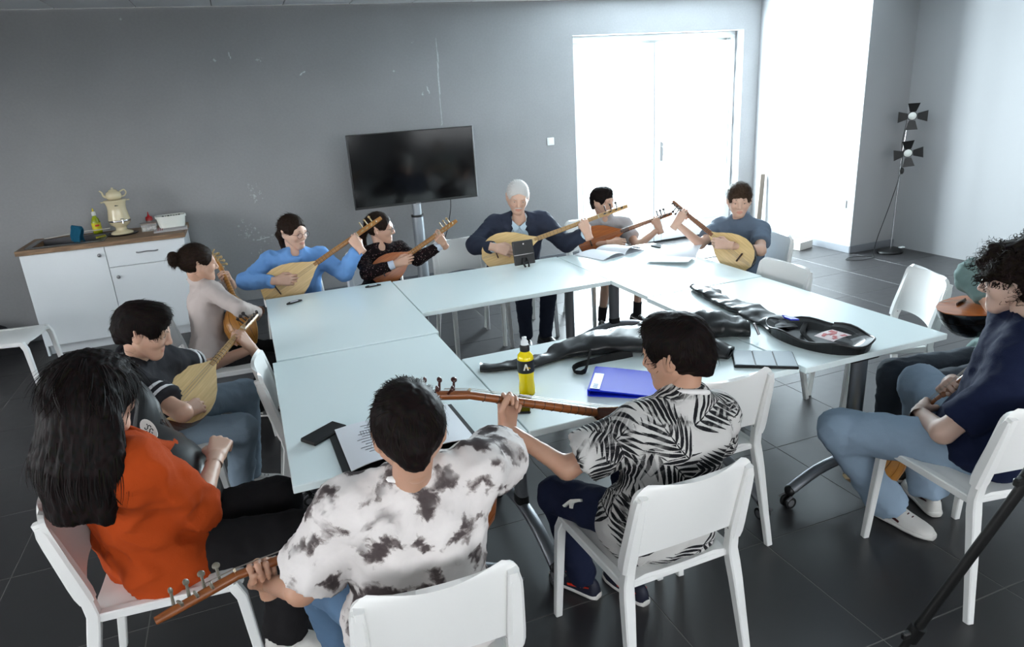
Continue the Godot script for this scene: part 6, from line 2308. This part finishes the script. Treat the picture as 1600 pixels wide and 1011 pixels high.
	mb.tube(pts, rr, 22, 0.72, 2.0, Q.Y)
	var nz := noise(61, 14.0, 3)
	for i in mb.v.size(): mb.v[i] += mb.n[i] * nz.get_noise_3dv(mb.v[i]) * 0.012
	renormal(mb)
	part("bag_body", mb, mat("black_vinyl", Color.BLACK), gb)
	var w := Vector3(0.15, 0.45, 0.88)
	w = (w - Q.X * w.dot(Q.X)).normalized()
	var rad: float = 1.0 / sqrt(pow(w.dot(Q.Y) / 0.125, 2.0) + pow(w.dot(Q.Z) / 0.090, 2.0))
	var lx := Transform3D(Basis(Q.X, w.cross(Q.X), w), Q.tail + Q.X * 0.30 - Q.Z * 0.055 + w * (rad + 0.006))
	mb = MB.new()
	var oval := PackedVector2Array()
	for k in 20: oval.append(Vector2(cos(TAU * k / 20) * 0.050, sin(TAU * k / 20) * 0.022))
	mb.prism(oval, 0.006, lx)
	var lg := part("logo_patch", mb, white, gb)
	text(lg, "logo_letters", "-SS-", 0.030, mat("ink_black", Color(0.02, 0.02, 0.02), 0.6), lx.translated_local(Vector3(0, 0, 0.0035)))

	var fair := Color(0.60, 0.38, 0.28)
	var tanned := Color(0.45, 0.25, 0.165)
	var warm := Color(0.52, 0.31, 0.22)
	var dk := Color(0.009, 0.0065, 0.0055)
	var br := Color(0.018, 0.011, 0.008)
	person({"key": "man", "h": 1.66, "label": "elderly man with white hair and moustache in a navy suit and pale blue shirt", "face": Vector3(-0.30, -0.32, 0.95), "tilt": -0.08, "head": 1.02, "skin": fair, "hair": Color(0.55, 0.53, 0.51), "style": "old", "moustache": true, "seed": 100, "girth": 1.05,
		"lute": q.man, "grip": 0.68, "shirt": {"called": "suit_jacket", "mat": cloth("suit_navy", Color(0.028, 0.034, 0.055), 0.85), "sleeve": 1.86, "ease": 0.022, "open": true, "fold": 0.006, "cuff": cloth("shirt_blue", Color(0.50, 0.64, 0.74)), "cuff_len": 0.028}, "under": cloth("shirt_blue", Color(0.50, 0.64, 0.74)),
		"trousers": {"mat": cloth("suit_navy", Color.BLACK)}, "shoes": [blk, blk, blk]})
	person({"key": "boy5", "h": 1.42, "label": "boy with cropped dark hair in a grey t-shirt, shorts and black sneakers", "face": Vector3(0.42, -0.08, 0.90), "head": 0.95, "skin": warm, "hair": dk, "style": "fade", "seed": 110,
		"lute": q.boy5, "grip": 0.80, "shirt": {"mat": cloth("tee_grey", Color(0.36, 0.34, 0.34)), "sleeve": 0.62, "collar": cloth("tee_grey", Color.GRAY)}, "trousers": {"called": "shorts", "mat": cloth("shorts_grey", Color(0.08, 0.08, 0.09)), "to": 0.98}, "sock": black, "shoes": [blk, mat("gum_sole", Color(0.48, 0.42, 0.34), 0.6), leather]})
	person({"key": "boy6", "h": 1.5, "label": "boy with brown fringe in a slate-blue t-shirt beside the bright door", "face": Vector3(-0.55, -0.16, 0.80), "head": 0.97, "skin": fair, "hair": Color(0.05, 0.03, 0.02), "style": "short", "seed": 120,
		"lute": q.boy6, "fret": 1, "grip": 0.80, "shirt": {"mat": cloth("tee_slate", Color(0.115, 0.15, 0.20)), "sleeve": 0.66, "collar": cloth("tee_slate", Color.GRAY)}, "trousers": {"mat": cloth("trousers_maroon", Color(0.12, 0.03, 0.04))}, "shoes": [blk, white, leather]})
	person({"key": "girl3", "h": 1.4, "label": "girl with glasses and dark tied hair in a dark speckled blouse", "face": Vector3(0.90, -0.10, 0.42), "head": 0.95, "skin": warm, "hair": br, "style": "tail", "seed": 130, "girth": 0.94, "glasses": mat("wire_dark", Color(0.08, 0.07, 0.07), 0.3, 0.6),
		"lute": q.girl3, "grip": 0.76, "shirt": {"called": "blouse", "mat": speckled_cloth(), "sleeve": 1.75, "cuff": cloth("cuff_pale", Color(0.50, 0.56, 0.66)), "cuff_len": 0.04}, "trousers": {"mat": black}, "shoes": [blk, white, leather]})
	person({"key": "girl2", "h": 1.5, "label": "girl with round glasses and tied-back hair in a light blue sweatshirt", "face": Vector3(0.62, -0.16, 0.77), "head": 0.97, "skin": fair, "hair": br, "style": "tail", "seed": 140, "girth": 0.95, "glasses": mat("wire_rose", Color(0.30, 0.17, 0.15), 0.3, 0.6),
		"lute": q.girl2, "grip": 0.745, "shirt": {"called": "sweatshirt", "mat": cloth("sweat_blue", Color(0.155, 0.33, 0.66)), "sleeve": 1.88, "ease": 0.02, "fold": 0.009, "collar": cloth("sweat_blue", Color.BLUE)}, "trousers": {"mat": black, "logo": func(tr, J, base, _fw):
			for k in 5:
				var m2 := MB.new()
				var c: Vector3 = J[9].lerp(J[0], 0.18 + 0.07 * k) - base + Vector3(0.0, 0.073, 0.02)
				m2.ball(c, Vector3(0.035, 0.006, 0.010), Basis(Vector3.UP, k * 0.8))
				part("print", m2, mat("print_white", Color(0.72, 0.76, 0.80), 0.7), tr)}, "shoes": [blk, white, leather]})
	person({"key": "girl1", "h": 1.42, "label": "girl with a dark bun in a pale ribbed turtleneck", "face": Vector3(0.90, -0.12, -0.20), "head": 0.95, "skin": warm, "hair": br, "style": "bun", "seed": 150, "girth": 0.93,
		"lute": q.girl1, "grip": 0.70, "strum": false, "shirt": {"called": "turtleneck", "mat": ribbed_cloth(), "sleeve": 1.9, "ease": 0.009, "fold": 0.004, "ffreq": 14.0, "high": 1.0}, "trousers": {"mat": black, "wide": 0.02}, "shoes": [blk, white, leather], "toes": [Vector3(1, 0, -0.2), Vector3(1, 0, 0.3)]})
	person({"key": "boy12", "h": 1.55, "label": "boy with short black hair in a black polo with white sleeve stripes and jeans", "face": Vector3(0.90, -0.36, 0.10), "head": 0.99, "skin": warm, "hair": dk, "style": "short", "seed": 160,
		"lute": q.boy12, "grip": 0.72, "shirt": {"called": "polo_shirt", "mat": cloth("polo_black", Color(0.022, 0.022, 0.026)), "sleeve": 0.72, "loose": 0.02, "collar": cloth("polo_black", Color.BLACK), "collar_r": 0.014, "deco": func(sp, J, base, _fw, _lat, _up, s):
			for side in 2:
				for k in 2:
					var m2 := MB.new()
					var a: Vector3 = J[3 + side].lerp(J[5 + side], 0.50 + 0.13 * k) - base
					var d: Vector3 = (J[5 + side] - J[3 + side]).normalized()
					m2.tube([a - d * 0.006, a + d * 0.006], [0.079 * s, 0.081 * s], 18)
					part("sleeve_stripe", m2, cloth("stripe_white", Color(0.66, 0.66, 0.68)), sp)}, "trousers": {"mat": jeans, "wide": 0.012}, "shoes": [leather, white, mat("grey_trim", Color(0.45, 0.43, 0.42), 0.6)], "toes": [Vector3(1, 0, 0.1), Vector3(1, 0, 0.2)]})
	person({"key": "girl11", "h": 1.62, "label": "girl with very long dark hair in an orange shirt and black trousers", "face": Vector3(0.72, -0.22, -0.62), "head": 1.0, "skin": fair, "hair": Color(0.008, 0.0055, 0.005), "style": "long", "seed": 170,
		"shirt": {"called": "shirt", "mat": cloth("shirt_orange", Color(0.38, 0.052, 0.008)), "sleeve": 1.12, "ease": 0.026, "loose": 0.02, "fold": 0.016, "ffreq": 6.5, "neck_r": 0.085, "hem": 0.14}, "trousers": {"mat": black, "wide": 0.03}, "shoes": [leather, white, leather], "toes": [Vector3(1, 0, -0.1), Vector3(0.9, 0, 0.5)], "palm_up": Vector3(0.2, 0.9, 0.3)})
	person({"key": "boy10", "h": 1.55, "label": "boy with short black hair in a white and grey tie-dye t-shirt", "face": Vector3(0.12, -0.30, -0.95), "head": 1.0, "skin": tanned, "hair": dk, "style": "short", "seed": 180, "girth": 1.06,
		"lute": q.boy10, "grip": 0.72, "shirt": {"mat": dyed_cloth(), "sleeve": 0.80, "loose": 0.026, "ease": 0.020, "fold": 0.009, "collar": cloth("tee_white", Color(0.72, 0.70, 0.69)), "hem": 0.10}, "trousers": {"mat": jeans_blue}, "shoes": [leather, white, leather]})
	person({"key": "boy9", "h": 1.5, "label": "boy with thick black hair in a palm-leaf t-shirt and navy track trousers", "face": Vector3(-0.56, -0.22, -0.80), "head": 1.03, "skin": tanned, "hair": dk, "style": "short", "seed": 190,
		"lute": q.boy9, "grip": 0.665, "shirt": {"mat": palm_cloth(), "sleeve": 0.78, "loose": 0.024, "ease": 0.020, "fold": 0.008, "collar": cloth("tee_white", Color.WHITE), "hem": 0.11}, "trousers": {"called": "track_trousers", "mat": navy, "wide": 0.008, "logo": func(tr, J, base, _fw):
			var m2 := MB.new()
			var mid: Vector3 = J[0].lerp(J[9], 0.62) - base
			var d: Vector3 = (J[9] - J[0]).normalized()
			var nn: Vector3 = (Vector3(-0.75, 0.45, 0.35) - d * Vector3(-0.75, 0.45, 0.35).dot(d)).normalized()
			var B := Basis(-d, nn.cross(-d), nn)
			m2.prism(PackedVector2Array([Vector2(-0.038, -0.016), Vector2(-0.030, -0.020), Vector2(-0.012, -0.002), Vector2(-0.008, -0.018), Vector2(0.0, -0.018), Vector2(0.002, 0.000), Vector2(0.018, 0.008), Vector2(0.034, 0.012), Vector2(0.030, 0.020), Vector2(0.012, 0.016), Vector2(-0.010, 0.010), Vector2(-0.022, 0.000)]), 0.012, Transform3D(B, mid + nn * 0.111))
			part("logo", m2, mat("logo_white", Color.WHITE), tr)}, "shoes": [mat("shoe_navy", Color(0.03, 0.05, 0.14), 0.6), white, mat("trim_orange", Color(0.80, 0.17, 0.07), 0.5)], "sock": cloth("sock_grey", Color(0.6, 0.6, 0.62)), "toes": [Vector3(-0.5, 0, -1), Vector3(-0.2, 0, -1)]})
	person({"key": "youth", "h": 1.74, "label": "curly-haired youth in a navy polo and light blue jeans", "face": Vector3(-0.50, -0.12, -0.86), "head": 1.04, "skin": Color(0.50, 0.34, 0.27), "hair": Color(0.012, 0.008, 0.0065), "style": "curly", "seed": 200,
		"lute": q.youth, "both": true, "grip": 0.43, "grip2": 0.54, "shirt": {"called": "polo_shirt", "mat": cloth("polo_navy", Color(0.008, 0.012, 0.034)), "sleeve": 0.80, "loose": 0.014, "ease": 0.012, "collar": cloth("polo_navy", Color.BLUE), "collar_r": 0.014, "hem": 0.06}, "trousers": {"mat": cloth("denim_pale", Color(0.25, 0.33, 0.42), 0.9, 9.0), "wide": 0.028}, "shoes": [leather, white, mat("trim_maroon", Color(0.25, 0.04, 0.05), 0.5)], "toes": [Vector3(0.2, 0, 1.0), Vector3(0.5, 0, -1)]})
	person({"key": "p7", "h": 1.7, "label": "player in a grey-green jacket and dark jeans beside the curly-haired youth", "face": Vector3(-0.85, -0.2, -0.5), "head": 1.0, "skin": warm, "hair": dk, "style": "short", "seed": 210,
		"lute": q.p7, "grip": 0.80, "strum": false, "shirt": {"called": "jacket", "mat": cloth("jacket_green", Color(0.13, 0.19, 0.18)), "sleeve": 1.55, "ease": 0.026, "fold": 0.011}, "trousers": {"mat": jeans_dark, "wide": 0.014}, "shoes": [blk, white, leather], "toes": [Vector3(-0.85, 0, -0.5), Vector3(-0.85, 0, -0.6)]})
